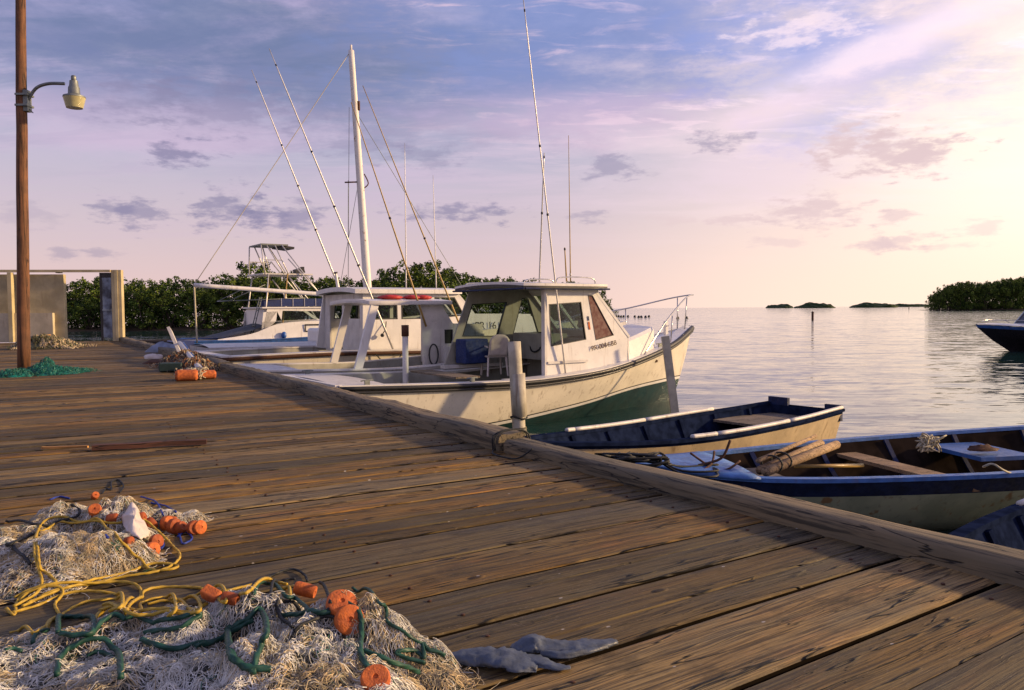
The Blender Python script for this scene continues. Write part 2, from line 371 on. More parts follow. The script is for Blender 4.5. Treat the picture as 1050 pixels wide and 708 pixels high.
# ------------------------------------------------------------------ sky
SUN_AZ = R(86); SUN_EL = R(16)   # azimuth from +Y towards +X
def build_world():
    w = bpy.data.worlds.new('World'); scene.world = w; w.use_nodes = True
    t = NT.__new__(NT); t.t = w.node_tree; t.n = t.t.nodes; t.out = t.n['World Output']; bg = t.n['Background']
    g = t.new('ShaderNodeTexCoord').outputs['Generated']
    nm = t.new('ShaderNodeVectorMath', operation='NORMALIZE'); t.link(g, nm.inputs[0]); d = nm.outputs[0]
    s = t.new('ShaderNodeSeparateXYZ'); t.link(d, s.inputs[0]); X, Y, Z = s.outputs
    el = t.math('MULTIPLY', t.math('ARCSINE', Z), 57.29578)
    az = t.math('MULTIPLY', t.math('ARCTAN2', X, Y), 57.29578)
    sky = t.new('ShaderNodeTexSky'); sky.sky_type = 'NISHITA'; sky.sun_disc = False
    sky.sun_elevation = SUN_EL; sky.sun_rotation = SUN_AZ; sky.air_density = 1.3; sky.dust_density = 2.0; sky.ozone_density = 2.0
    # warm glow direction
    ga, ge = R(44), R(5)
    gd = (math.sin(ga)*math.cos(ge), math.cos(ga)*math.cos(ge), math.sin(ge))
    dt = t.new('ShaderNodeVectorMath', operation='DOT_PRODUCT'); t.link(d, dt.inputs[0]); dt.inputs[1].default_value = gd
    ang = t.math('MULTIPLY', t.math('ARCCOSINE', dt.outputs['Value']), 57.29578)
    # clear sky by elevation (values are radiance of the hazy evening sky), blended with the physical sky
    cr = t.new('ShaderNodeValToRGB'); t.link(t.math('DIVIDE', el, 60.0, clamp=True), cr.inputs[0])
    e = cr.color_ramp; e.elements[0].position = 0; e.elements[0].color = (.80, .56, .53, 1)
    e.elements[1].position = 1; e.elements[1].color = (.10, .15, .38, 1)
    for p, c in ((.07, (.66, .51, .55, 1)), (.17, (.50, .45, .58, 1)), (.27, (.38, .37, .58, 1)), (.36, (.27, .31, .57, 1))):
        x = e.elements.new(p); x.color = c
    col = cr.outputs[0]
    sm = t.new('ShaderNodeVectorMath', operation='SCALE'); t.link(sky.outputs[0], sm.inputs[0]); sm.inputs['Scale'].default_value = .08
    col = t.mix(.12, col, sm.outputs[0])
    # glow
    col = t.mix(t.ramp(ang, 6, 46, .95, 0), col, (1.02, .80, .70))
    col = t.mix(t.ramp(ang, 2, 25, .9, 0), col, (1.18, 1.03, .82))
    low = t.ramp(el, -1, 9, 1, 0)
    col = t.mix(t.math('MULTIPLY', low, t.ramp(ang, 14, 50, .75, 0)), col, (1.02, .76, .58))
    # cloud field: real layer, projected on a plane overhead
    den = t.math('ADD', t.math('MAXIMUM', Z, 0.0), .07)
    cx = t.new('ShaderNodeCombineXYZ'); t.link(t.math('DIVIDE', X, den), cx.inputs[0]); t.link(t.math('DIVIDE', Y, den), cx.inputs[1])
    pl = cx.outputs[0]
    n1 = t.noise(t.mapv(pl, (.55, 1.3, 1), (2.1, .4, 0), (0, 0, .5)), 1, 7, .6, .4)
    n2 = t.noise(t.mapv(pl, (3.2, 7.5, 1), (7.3, 1.2, 0), (0, 0, .35)), 1, 7, .62, .6)
    n3 = t.noise(t.mapv(pl, (.8, 1.6, 1), (4.4, 8.2, 3)), 1, 5, .55)
    pink = t.mix(t.ramp(ang, 12, 60), (1.05, .82, .80), (.56, .42, .58))
    cov = t.math('MULTIPLY', t.ramp(n1, .42, .66), t.ramp(el, 2, 12))
    col = t.mix(t.math('MULTIPLY', cov, .55), col, pink)
    fl = t.math('MULTIPLY', t.math('MULTIPLY', t.ramp(n2, .50, .62), t.ramp(n3, .40, .55)), t.ramp(el, 8, 17))
    fl = t.math('MULTIPLY', fl, t.ramp(az, -22, 8, .15, 1))
    pinkb = t.mix(t.ramp(ang, 12, 50), (1.15, .92, .95), (.85, .60, .70))
    col = t.mix(t.math('MULTIPLY', fl, .9), col, pinkb)
    n4 = t.noise(t.mapv(pl, (1.1, 3.0, 1), (1.4, 3.2, 6), (0, 0, .2)), 1, 8, .66, .7)
    gm = t.math('MULTIPLY', t.math('MULTIPLY', t.ramp(n4, .46, .62), t.ramp(el, 7, 17)), t.ramp(az, 14, -14, 0, .8) if False else t.ramp(az, -16, 14, .75, .10))
    col = t.mix(gm, col, (.20, .235, .37))
    # blobs placed by direction
    wz = t.new('ShaderNodeTexNoise'); wz.inputs['Scale'].default_value = 1; wz.inputs['Detail'].default_value = 6; wz.inputs['Roughness'].default_value = .62
    ce = t.new('ShaderNodeCombineXYZ'); t.link(az, ce.inputs[0]); t.link(t.math('MULTIPLY', el, 1.7), ce.inputs[1])
    t.link(t.mapv(ce.outputs[0], (.50, .85, .5)), wz.inputs['Vector'])
    wz2 = t.new('ShaderNodeTexNoise'); wz2.inputs['Scale'].default_value = 1; wz2.inputs['Detail'].default_value = 6; wz2.inputs['Roughness'].default_value = .65
    t.link(t.mapv(ce.outputs[0], (.13, .2, .2)), wz2.inputs['Vector'])
    def ae(px, py):
        q = ray(px, py).normalized(); return math.degrees(math.atan2(q.x, q.y)), math.degrees(math.asin(q.z))
    def blob(px, py, wpx, hpx, amt, c, big=False, slope=0.0):
        nonlocal col
        a0, e0 = ae(px, py); wd = wpx/820*57.3*math.cos(R(a0))**1.2; hd = hpx/820*57.3
        u = t.math('SUBTRACT', az, a0); vv = t.math('SUBTRACT', el, e0)
        if slope: vv = t.math('SUBTRACT', vv, t.math('MULTIPLY', u, slope))
        nz = (wz2 if big else wz)
        r2 = t.math('SQRT', t.math('ADD', t.math('POWER', t.math('ABSOLUTE', t.math('DIVIDE', u, wd)), 2.0), t.math('POWER', t.math('ABSOLUTE', t.math('DIVIDE', vv, hd)), 2.0)))
        r2 = t.math('ADD', r2, t.math('MULTIPLY', t.math('SUBTRACT', nz.outputs[0], .5), 3.2 if big else 5.5))
        k = t.ramp(r2, .15 if big else .1, 1.5 if big else 1.3, amt, 0)
        col = t.mix(k, col, c)
    slate = (.125, .165, .30); mauve = (.22, .20, .33)
    blob(330, 60, 330, 70, .72, slate, True); blob(150, 25, 260, 50, .35, (.14, .18, .36), True)
    blob(120, 85, 150, 26, .35, (.20, .22, .42), True)
    blob(620, 25, 230, 55, .6, (.19, .26, .55), True); blob(560, 90, 170, 28, .5, (.22, .27, .52), True)
    blob(130, 130, 160, 30, .5, (.58, .45, .60), True); blob(600, 120, 150, 24, .5, (.66, .48, .62), True)
    blob(860, 60, 130, 60, .65, (.30, .36, .72), True, -.1)
    blob(920, 45, 130, 16, .7, (1.0, .80, .86), True, .28); blob(800, 110, 110, 16, .55, (.92, .70, .76), True, .2)
    blob(830, 30, 60, 14, .6, (.95, .76, .82), False)
    blob(760, 180, 120, 26, .35, (.80, .62, .74), True)
    for px, py, wv, hv, a in ((183,158,25,8,.8),(140,103,34,16,.35),(230,108,60,18,.4),(112,215,13,9,.6),(150,221,26,9,.65),(232,214,24,14,.7),(268,221,17,13,.7),(302,222,24,12,.65),(475,218,40,7,.7),(440,160,26,8,.35),(628,172,22,10,.5),(738,145,18,8,.55),(66,262,12,4,.4),(106,260,12,4,.4),(604,222,14,5,.4),(20,222,30,8,.2),(372,150,30,10,.35)):
        blob(px, py, wv*1.25, hv*1.25, a, mauve)
    for px, py, wv, hv, a in ((870,145,24,16,.85),(915,155,46,15,.85),(945,162,30,12,.7),(838,217,34,13,.75),(800,222,24,8,.5),(918,223,15,6,.6),(893,249,17,7,.6),(925,248,26,6,.6),(755,226,24,5,.55),(1005,231,16,6,.4),(805,249,22,5,.4),(970,252,24,4,.35),(690,226,20,5,.3)):
        blob(px, py, wv*1.2, hv*1.2, a, (.66, .50, .52))
    # below the horizon: dim
    col = t.mix(t.ramp(el, -3, -.2, 1, 0), col, (.10, .09, .10))
    t.link(col, bg.inputs['Color']); bg.inputs['Strength'].default_value = 1.0
    # the physical sky goes through its own background at the usual strength, added faintly
    bg2 = t.new('ShaderNodeBackground'); t.link(sky.outputs[0], bg2.inputs['Color']); bg2.inputs['Strength'].default_value = .05
    ms = t.new('ShaderNodeMixShader'); ms.inputs[0].default_value = .05; t.link(bg.outputs[0], ms.inputs[1]); t.link(bg2.outputs[0], ms.inputs[2])
    t.link(ms.outputs[0], t.out.inputs['Surface'])
    w.cycles.sampling_method = 'MANUAL'; w.cycles.sample_map_resolution = 1024
build_world()
sl = bpy.data.lights.new('sun', 'SUN'); sl.energy = 4.6; sl.angle = R(3); sl.color = (1, .69, .37)
so = bpy.data.objects.new('sun', sl); COL.objects.link(so)
sd = Vector((math.sin(SUN_AZ)*math.cos(SUN_EL), math.cos(SUN_AZ)*math.cos(SUN_EL), math.sin(SUN_EL)))
so.rotation_euler = sd.to_track_quat('Z', 'Y').to_euler()

# ------------------------------------------------------------------ water, banks, islands
def water_mat():
    t = NT('water'); g = t.new('ShaderNodeNewGeometry').outputs['Position']
    dist = t.new('ShaderNodeVectorMath', operation='LENGTH'); t.link(g, dist.inputs[0]); D = dist.outputs['Value']
    tot = None
    for sc, st, rot, amp, det in ((.55, (.8, 1.9, 1), -22, .20, 2), (1.5, (.7, 2.3, 1), -12, .30, 3), (4.6, (.8, 2.6, 1), 9, .26, 3)):
        n = t.new('ShaderNodeTexNoise'); n.inputs['Scale'].default_value = sc; n.inputs['Detail'].default_value = det; n.inputs['Roughness'].default_value = .55
        t.link(t.mapv(g, st, rot=(0, 0, R(rot))), n.inputs['Vector'])
        a = t.new('ShaderNodeVectorMath', operation='SUBTRACT'); t.link(n.outputs[1], a.inputs[0]); a.inputs[1].default_value = (.5, .5, .5)
        b = t.new('ShaderNodeVectorMath', operation='MULTIPLY'); t.link(a.outputs[0], b.inputs[0]); b.inputs[1].default_value = (amp*.55, amp, 0)
        if tot is None: tot = b.outputs[0]
        else:
            c = t.new('ShaderNodeVectorMath', operation='ADD'); t.link(tot, c.inputs[0]); t.link(b.outputs[0], c.inputs[1]); tot = c.outputs[0]
    # gentle patches of breeze and calm
    pt = t.ramp(t.noise(t.mapv(g, (.05, .13, 1)), 1, 3), .35, .65, .65, 1.25)
    k = t.math('MULTIPLY', pt, t.ramp(D, 8, 70, .75, 1.5))
    s_ = t.new('ShaderNodeVectorMath', operation='SCALE'); t.link(tot, s_.inputs[0]); t.link(k, s_.inputs['Scale'])
    ad = t.new('ShaderNodeVectorMath', operation='ADD'); t.link(s_.outputs[0], ad.inputs[0]); ad.inputs[1].default_value = (0, 0, 1)
    nm = t.new('ShaderNodeVectorMath', operation='NORMALIZE'); t.link(ad.outputs[0], nm.inputs[0]); t.link(nm.outputs[0], t.bsdf.inputs['Normal'])
    t.bsdf.inputs['Base Color'].default_value = (.012, .040, .040, 1)
    t.bsdf.inputs['Roughness'].default_value = .05; t.bsdf.inputs['IOR'].default_value = 1.8
    return t.mat
m = MB(); S = 14000
m.add([(-S, -300, 0), (S, -300, 0), (S, S, 0), (-S, S, 0)], [(0, 1, 2, 3)])
tag(m.build('water', water_mat()), kind='structure')

def lump(name, pts, wid, hgt, mat, seed=0, base=-.3):
    """low bank following a line"""
    b = MB(); n = 60; cs = catmull(pts, 12)
    def fn(u, v):
        k = u*(len(cs)-1); i = min(int(k), len(cs)-2); p = cs[i].lerp(cs[i+1], k-i)
        t_ = (cs[min(i+1, len(cs)-1)]-cs[max(i-1, 0)]).normalized(); s_ = Vector((-t_.y, t_.x, 0))
        a = math.pi*v; e = min(1, min(u, 1-u)*8)**.5
        q = p + s_*(math.cos(a)*wid*(.5+.5*e)); q.z = base + (hgt-base)*math.sin(a)*e*(.8+.4*mnoise.noise(q*.3+Vector((seed, 0, 0))))
        return q
    b.grid(fn, n, 10); return b.build(name, mat, smooth=True)
tag(lump('shore', [(-70, 83, 0), (-44, 88, 0), (-20, 88, 0), (0, 92, 0), (14, 112, 0)], 4.5, .45, mt['bank']), kind='structure')

leafm = []
for nm, a, b in (('leaf_dark', (.030, .060, .012), (.012, .028, .006)), ('leaf_mid', (.13, .19, .026), (.06, .095, .013)), ('leaf_bright', (.17, .21, .035), (.08, .12, .018))):
    t = NT(nm); n = t.noise(t.obj(), .9, 4)
    t.link(t.mix(t.ramp(n, .4, .6), a, b), t.bsdf.inputs['Base Color']); t.bsdf.inputs['Roughness'].default_value = .75; t.bsdf.inputs['Specular IOR Level'].default_value = .15
    leafm.append(t.mat)

def tree_proto(seed, hgt, wid, nleaf=3000, name='mangrove_tree'):
    q = random.Random(seed); root = empty(name, (0, 0, 0))
    tr = MB(); tips = []
    for k in range(q.randint(2, 4)):
        a = q.uniform(0, 6.28); ln = q.uniform(.5, .75)*hgt
        p0 = Vector((q.uniform(-.5, .5), q.uniform(-.5, .5), -.2)); p2 = Vector((math.cos(a)*wid*.2, math.sin(a)*wid*.2, ln))
        p1 = (p0+p2)/2 + Vector((q.uniform(-.3, .3), q.uniform(-.3, .3), 0))
        tr.tube(catmull([p0, p1, p2], 4), [.13-.09*i/8 for i in range(9)], 6); tips.append(p2)
        for j in range(5):
            s0 = p1.lerp(p2, q.random()); b = q.uniform(0, 6.28)
            e1 = s0 + Vector((math.cos(b)*wid*.3, math.sin(b)*wid*.3, q.uniform(.1, .35)*hgt))
            tr.tube(catmull([s0, (s0+e1)/2+Vector((0, 0, .15)), e1], 3), [.05-.035*i/6 for i in range(7)], 5); tips.append(e1)
    for k in range(10):     # prop roots
        b = q.uniform(0, 6.28); rr = q.uniform(.5, 1.1)
        tr.tube(catmull([(0, 0, 1.0), (math.cos(b)*rr*.6, math.sin(b)*rr*.6, .7), (math.cos(b)*rr, math.sin(b)*rr, -.3)], 3), .035, 4)
    tr.build('trunk', mt['bark'], root, smooth=True)
    cr = MB(); clumps = []
    for k in range(46):
        a = q.uniform(0, 6.28); z = q.random()**.8; r = wid*.5*math.sqrt(q.random())*(1.05-.55*z**2)
        clumps.append((Vector((math.cos(a)*r, math.sin(a)*r, hgt*(.02+.90*z))), q.uniform(.35, .85)))
    for tpt in tips: clumps.append((tpt+Vector((0, 0, .1)), q.uniform(.35, .7)))
    for k in range(6):
        a = q.uniform(0, 6.28); r = wid*.35*q.random(); clumps.append((Vector((math.cos(a)*r, math.sin(a)*r, hgt*q.uniform(.93, 1.04))), q.uniform(.25, .42)))
    for c, rad in clumps:
        base_m = q.choice((0, 0, 1, 1, 1, 2))
        for j in range(int(nleaf/len(clumps)*(.5+rad))):
            dv = Vector((q.gauss(0, 1), q.gauss(0, 1), q.gauss(0, .75))).normalized()*(rad*q.uniform(.55, 1.12)); p = c+dv
            if p.z < .12: continue
            nrm = (dv.normalized()*.6 + Vector((q.gauss(0, .6), q.gauss(0, .6), q.gauss(0, .6)+.4))).normalized()
            a1 = nrm.cross(Vector((q.gauss(0, 1), q.gauss(0, 1), q.gauss(0, 1)))).normalized(); a2 = nrm.cross(a1); s_ = q.uniform(.08, .19)
            cr.add([p-a1*s_, p-a2*s_*.6, p+a1*s_, p+a2*s_*.6], [(0, 1, 2, 3)], min(2, max(0, base_m+q.choice((-1, 0, 0, 0, 1)))))
    cr.build('crown', leafm, root)
    return root
protos = [tree_proto(s, h_, w_) for s, h_, w_ in ((1, 6, 5.5), (2, 6, 6.5), (3, 6, 5), (4, 6, 6), (5, 6, 5.8))]
used = [False]*5
def place_tree(x, y, hgt, label, group, z=0, wide=1.0):
    k = rnd.randrange(5); o = protos[k] if not used[k] else copy_tree(protos[k]); used[k] = True
    s_ = hgt/6.0; o.location = (x, y, z); o.rotation_euler = (0, 0, rnd.uniform(0, 6.28)); o.scale = (s_**.6*wide, s_**.6*wide, s_)
    tag(o, label, 'tree', group)
top = tab([(40, 289), (67, 289), (95, 290), (110, 286), (150, 291), (190, 287), (230, 287), (262, 271), (285, 277), (300, 287), (335, 285), (370, 287), (400, 279), (428, 270), (440, 276), (458, 275), (480, 283), (520, 288), (560, 291), (600, 293), (622, 302)])
def hz(px): return 317.05 + (525-px)*.00735
line = tab([(-60, 84), (-20, 88), (-4, 92), (14, 114)])
for row, (dy, k) in enumerate(((0, 1.0), (3.0, 1.04), (7.0, 1.12))):
    px = 40 + row*9
    while px < 622:
        y = 86 if px < 440 else 86 + (px-440)*.16
        y += dy + rnd.uniform(-1, 1)
        p = PD(px, 300, y); hh = 2 + (hz(px)-top(px))/F*y
        hh *= (rnd.uniform(.55, .92) if row == 0 else rnd.uniform(.88, 1.0))
        if px < 116: lb, gr = 'dense green mangrove tree beyond the doorway gap at the pier end', 'mangroves seen through the doorway gap'
        elif px < 265: lb, gr = 'green mangrove tree across the water between the doorway post and the tower boat', 'mangroves left of the tower boat'
        elif px < 470: lb, gr = 'tall green mangrove tree in the row rising behind the hardtop boats', 'mangroves behind the hardtop boats'
        else: lb, gr = 'distant green mangrove tree glimpsed over and through the near white pilothouse', 'mangroves behind the near pilothouse'
        place_tree(p.x, y, max(hh, 2.5), lb, gr, .1)
        px += rnd.uniform(22, 33) * 86/y
# right point
pr_ = [P(952, 318.6, 0), P(1000, 319, 0), P(1075, 319.5, 0)]
isl = MB(); 
def islf(u, v):
    a = 2*math.pi*u; return Vector((p0.x+70+math.cos(a)*74*v, 372+math.sin(a)*34*v, .6*(1-v)**.5+(-.4 if v > .97 else .1)))
p0 = PD(952, 318, 360)
isl.grid(islf, 40, 6); tag(isl.build('shore', mt['bank'], smooth=True), kind='structure')
tp2 = tab([(952, 311), (957, 303), (968, 297), (985, 291), (1000, 291), (1012, 290), (1025, 288), (1040, 286), (1080, 282)])
for row, y0 in enumerate((352, 362, 374)):
    px = 956 + row*3
    while px < 1085:
        y = y0 + rnd.uniform(-2, 2); p = PD(px, 300, y); hh = 2 + (hz(px)-tp2(px))/F*y
        place_tree(p.x, y, max(3, hh*rnd.uniform(.88, 1.0)), 'dark mangrove tree on the wooded point at the right, beyond the black boat', 'mangroves on the wooded point', .2, 1.1)
        px += rnd.uniform(7, 10)
# far islands
for px0, px1, py, dist in ((789, 809, 310.6, 1500), (818, 852, 308.8, 1300), (876, 915, 308.4, 1250), (905, 960, 310.8, 2000)):
    b = MB(); a0 = PD(px0, 312, dist); a1 = PD(px1, 312, dist); wd = a1.x-a0.x; hg = (2+(hz((px0+px1)/2)-py)/F*dist)*.82
    sd_ = rnd.uniform(0, 50)
    def fn(u, v):
        a = math.pi*v; e = (1-abs(2*u-1)**3)**.6
        x = a0.x+wd*u; n_ = mnoise.noise(Vector((x*.06, v*3, sd_)))*.35 + mnoise.noise(Vector((x*.2, v*7, sd_)))*.2
        return Vector((x+math.cos(a)*3, dist+math.cos(a)*-40*e, -1+(hg+1)*math.sin(a)**.5*e*(.70+n_*1.3)))
    b.grid(fn, 90, 14)
    tag(b.build('island', leafm[0]), kind='structure')
# ------------------------------------------------------------------ pier
DZ = 1.0
E0 = Vector((-.09, 5.55, 0)); DN = Vector((-math.sin(R(34.2)), math.cos(R(34.2)), 0)); DF = Vector((-math.sin(R(31.5)), math.cos(R(31.5)), 0))
def edge(s): return E0 + (DN if s < 0 else DF)*s
def pdir(s):
    a = R(tab([(-6, 54.5), (-3, 56.3), (-1, 59.5), (3, 61.5), (12, 62), (26, 62)])(s)); return Vector((-math.sin(a), -math.cos(a), 0))
pier = empty('pier', (0, 0, DZ), 'long weathered wooden plank pier with a heavy timber curb along the water', 'pier')
lines = [-6.0, -5.6, -5.23, -4.88, -4.52, -4.13, -3.72] + [(y-5.55)/.827 for y in (2.845, 3.154, 3.44, 3.70, 3.97, 4.25, 4.50)]
while lines[-1] < 26: lines.append(lines[-1]+(rnd.uniform(.25, .33) if lines[-1] < 1 else rnd.uniform(.19, .28)))
full = list(lines); lines = []; thin = set()
for a_, b_ in zip(full, full[1:]):
    lines.append(a_)
    if b_-a_ > .29 and rnd.random() < .6: lines.append(a_+(b_-a_)*rnd.uniform(.38, .62)); thin.add(len(lines)-1)
lines.append(full[-1])
dk = MB(); nail_at = []
for k in range(len(lines)-1):
    s0, s1 = lines[k], lines[k+1]; e0, e1 = edge(s0), edge(s1); d0, d1 = pdir(s0), pdir(s1)
    near = s0 < 3; ts = []
    x = -.24
    while x < 9.6: ts.append(x); x += .14 if near and x < 7 else .5
    ts.append(9.6+rnd.uniform(-.1, .1))
    tint = rnd.random(); wid = (s1-s0); zoff = rnd.uniform(-.002, .002); seed = rnd.uniform(0, 99); tilt = rnd.uniform(-.0025, .0025)
    gap = rnd.uniform(.009, .015)/max(wid, .1); gl_ = .0028/wid if k in thin else gap; gr_ = .0028/wid if k+1 in thin else gap
    if k in thin: tint = min(1, max(0, tint_prev+rnd.uniform(-.12, .12)))
    tint_prev = tint
    prof = [(gl_, -.05), (gl_, -.008), (gl_+.012, -.0015), (gl_+.05, 0), (.3, .001), (.5, .002), (.7, .001), (1-gr_-.05, 0), (1-gr_-.012, -.0015), (1-gr_, -.008), (1-gr_, -.05)]
    base = len(dk.v)
    for i, t_ in enumerate(ts):
        ea = e0+d0*t_; eb = e1+d1*t_
        w0 = mnoise.noise(Vector((t_*1.6, seed, 0)))*.022 + mnoise.noise(Vector((t_*7, seed, 4)))*.010; w1 = mnoise.noise(Vector((t_*1.6, seed, 9)))*.022 + mnoise.noise(Vector((t_*7, seed, 14)))*.010
        for j, (f, z) in enumerate(prof):
            g = f + (abs(w0)*(.3 if k in thin else .7) if j < 4 else 0)*(1 if j < 3 else .5) - (abs(w1)*(.3 if k+1 in thin else .7) if j > 6 else 0)*(1 if j > 7 else .5)
            q = ea.lerp(eb, g); q.z = z + zoff + tilt*(f-.5)*2 + mnoise.noise(Vector((t_*.8, s0*.5, f*1.2)))*.003
            dk.v.append(tuple(q)); ix = len(dk.v)-1
            dk.uv[ix] = (t_ + seed*3.1, f*wid + seed); dk.c[ix] = tint
    n_ = len(prof)
    for i in range(len(ts)-1):
        for j in range(n_-1):
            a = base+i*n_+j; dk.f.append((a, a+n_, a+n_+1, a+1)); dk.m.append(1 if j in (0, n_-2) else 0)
    for i0 in (0, len(ts)-1): dk.f.append(tuple(base+i0*n_+j for j in range(n_))); dk.m.append(0)
    if -4.2 < s0 < 3.0:
        for t_ in (.17, 1.75):
            for f in ((.25, .75) if wid > .2 else (.5,)):
                q = (e0+d0*t_).lerp(e1+d1*t_, f+rnd.uniform(-.06, .06)); q += d0*rnd.uniform(-.02, .02); q.z = .0035+zoff
                if len(nail_at) < 96: nail_at.append(q)
nb_ = MB(); nb_.lathe([(.0075, -.004), (.0075, .001), (.004, .0025)], 10)
nm0 = nb_.build('nail_head', mt['rust'], pier)
for i_, q in enumerate(nail_at):
    n_o = nm0 if i_ == 0 else nm0.copy()
    if i_: COL.objects.link(n_o)
    n_o.parent = pier; n_o.location = q
deck = dk.build('deck', [mt['deck'], mt['gap_shade']], pier, auto=50)

def beam(name, s0, s1, w_, h_, off, seed, mat, kick=0, rough=.06):
    a = edge(s0); b = edge(s1); d = (b-a).normalized(); nrm = Vector((d.y, -d.x, 0)); L = (b-a).length
    m = MB(); ns = int(L/.12)
    ring = [(-.5, 0), (-.5, .55), (-.46, .86), (-.36, 1), (-.1, 1.0), (.15, 1.0), (.38, 1), (.47, .85), (.5, .5), (.5, 0)]
    for i in range(ns+1):
        x = L*i/ns
        for j, (u, v) in enumerate(ring):
            n1 = mnoise.noise(Vector((x*1.1, seed, j*.35))); n2 = mnoise.noise(Vector((x*6, seed+5, j*1.7)))
            y = u*w_*(1+n1*rough+n2*rough*.5)+kick*mnoise.noise(Vector((x*.4, seed, 0))); z = v*h_*(1+n1*rough*1.2+n2*rough*.7) if v > 0 else -.01
            m.v.append((x, -y, z))
    k = len(ring)
    for i in range(ns):
        for j in range(k-1):
            m.f.append((i*k+j, i*k+j+1, (i+1)*k+j+1, (i+1)*k+j)); m.m.append(0)
    m.f.append(tuple(range(k))); m.m.append(0); m.f.append(tuple(ns*k+j for j in range(k))[::-1]); m.m.append(0)
    o = m.build(name, mat, pier, auto=55); o.location = a + nrm*off; o.rotation_euler = (0, 0, math.atan2(d.y, d.x)); return o
beam('curb_timber', -6, -.02, .19, .085, .115, 1, mt['beam'])
beam('curb_timber', .03, 9.3, .22, .12, .12, 7, mt['beam'], .05, .12)
beam('curb_timber', 9.38, 26, .24, .13, .12, 12, mt['beam'], .12, .14)
for i in range(9):
    e = edge(-3.6+i*3.1); q = e + Vector((.12, .05, 0)); m = MB(); m.tube([q+Vector((0, 0, -.06)), q+Vector((0, 0, -2.6))], .13, 12); m.build('pile', mt['pier_under'], pier, smooth=True)
m = MB(); m.bar(edge(-6)+Vector((.05, 0, -.17)), edge(0)+Vector((.05, 0, -.17)), .15, .22); m.bar(edge(0)+Vector((.05, 0, -.17)), edge(26)+Vector((.05, 0, -.17)), .15, .22); m.build('stringer', mt['pier_under'], pier)

# ------------------------------------------------------------------ street lamp on wooden pole
b0 = P(25, 383, DZ); PY = b0.y
lamp = empty('street_lamp', b0, 'tall reddish wooden pole with a curved arm and a single glass shaded lamp', 'street lamp')
def L_(px, py, dy=0): return PD(px, py, PY+dy)-b0
m = MB(); a = L_(24.6, 383); a.z = -.02; top_ = L_(20.5, -60)
m.tube([a.lerp(top_, i/14)+Vector((mnoise.noise(Vector((i*.7, 3, 1)))*.012, 0, 0)) for i in range(15)], [.098-.028*i/14 for i in range(15)], 20)
m.build('pole', mt['poleup'], lamp, smooth=True)
m = MB(); m.tube(catmull([L_(27, 108), L_(31, 99), L_(38, 90), L_(50, 86), L_(66, 86)], 6), .026, 10); m.build('arm', mt['galv'], lamp, smooth=True)
m = MB(); m.box(L_(28, 104), (.07, .12, .34)); m.box(L_(25, 98), (.2, .2, .03)); m.box(L_(25, 109), (.2, .2, .03)); m.tube([L_(28, 109), L_(31, 113), L_(34, 116)], .008, 5); m.build('bracket', mt['galv'], lamp)
m = MB(); m.tube(catmull([L_(21, 40), L_(26.5, 80), L_(27.5, 98), L_(31, 103)], 6), .009, 5); m.build('wire', mt['blackrope'], lamp, smooth=True)
hc = L_(76, 96); px_ = PY/F
m = MB(); m.lathe([(.02, .20), (.062, .20), (.07, .12), (.085, .09), (.09, -.0), (.10, -.02), (.165, -.045), (.17, -.07), (.02, -.07)], 24, hc); m.lathe([(.03, .20), (.04, .215), (.04, .27), (.03, .285), (.01, .285)], 14, hc)
hd_ = m.build('lamp_head', mt['galv'], lamp, auto=40)
m = MB(); m.lathe([(.168, -.072), (.155, -.12), (.135, -.20), (.125, -.235), (.01, -.235)], 24, hc); m.build('glass_shade', mt['screen'], hd_, auto=50)

# ------------------------------------------------------------------ ruined wall and gateway
A_ = P(-30, 351.5, DZ); B_ = P(127, 349.6, DZ); wu = (B_-A_); wu.z = 0; wl = wu.length; wu.normalize(); wn = Vector((wu.y, -wu.x, 0))  # towards camera
def wt(px):
    d = ray(px, 320); # solve A_+wu*t on ray
    n2 = Vector((-d.y, d.x, 0)); return -(A_.dot(n2))/(wu.dot(n2))
def wz_(px, py):
    t_ = wt(px); q = A_+wu*t_; d = ray(px, py); return CZ + d.z*(q.y/d.y)
rot = math.atan2(wu.y, wu.x)
def wbox(mb, px0, px1, z0, z1, th, off=0, m=0):
    t0, t1 = wt(px0), wt(px1); c = A_+wu*((t0+t1)/2) - wn*(th/2) + wn*off; mb.box((c.x, c.y, (z0+z1)/2), (t1-t0, th, z1-z0), rz=rot, m=m)
wall = empty('concrete_wall', (0, 0, 0), 'weathered grey beige concrete wall slab at the far end of the pier', 'wall')
m = MB(); wbox(m, -34, 66, DZ, wz_(66, 281.5), .22, 0); m.build('upper_wall', mt['concrete'], wall)
m = MB(); wbox(m, -34, 56, DZ, wz_(55, 321), .2, .18); m.build('lower_ledge', mt['concrete2'], wall)
m = MB(); wbox(m, 58.5, 63, wz_(60, 279.6)-.02, wz_(60, 279.6)+.06, .24, .03); m.build('top_block', mt['black'], wall)
gate = empty('doorway_frame', (0, 0, 0), 'open doorway frame of beige posts carrying a thin lintel beam at the pier end', 'doorway')
zt = wz_(120, 277)
m = MB()
for p0_, p1_, o_ in ((116, 119, .10), (119.3, 122.4, .12), (122.7, 126, .09)): wbox(m, p0_, p1_, DZ, zt-.002*p0_/100, .25, o_)
m.build('post', mt['beige'], gate)
m = MB(); wbox(m, 13, 17, DZ, zt-.1, .2, .32); m.build('post', mt['beige'], gate)
m = MB(); wbox(m, -34, 115.8, zt-.085, zt, .12, .18); m.build('lintel', mt['beige'], gate)
door = empty('door_leaf', (0, 0, 0), 'narrow peeling blue grey door panel in a black frame beside the beige post', 'door')
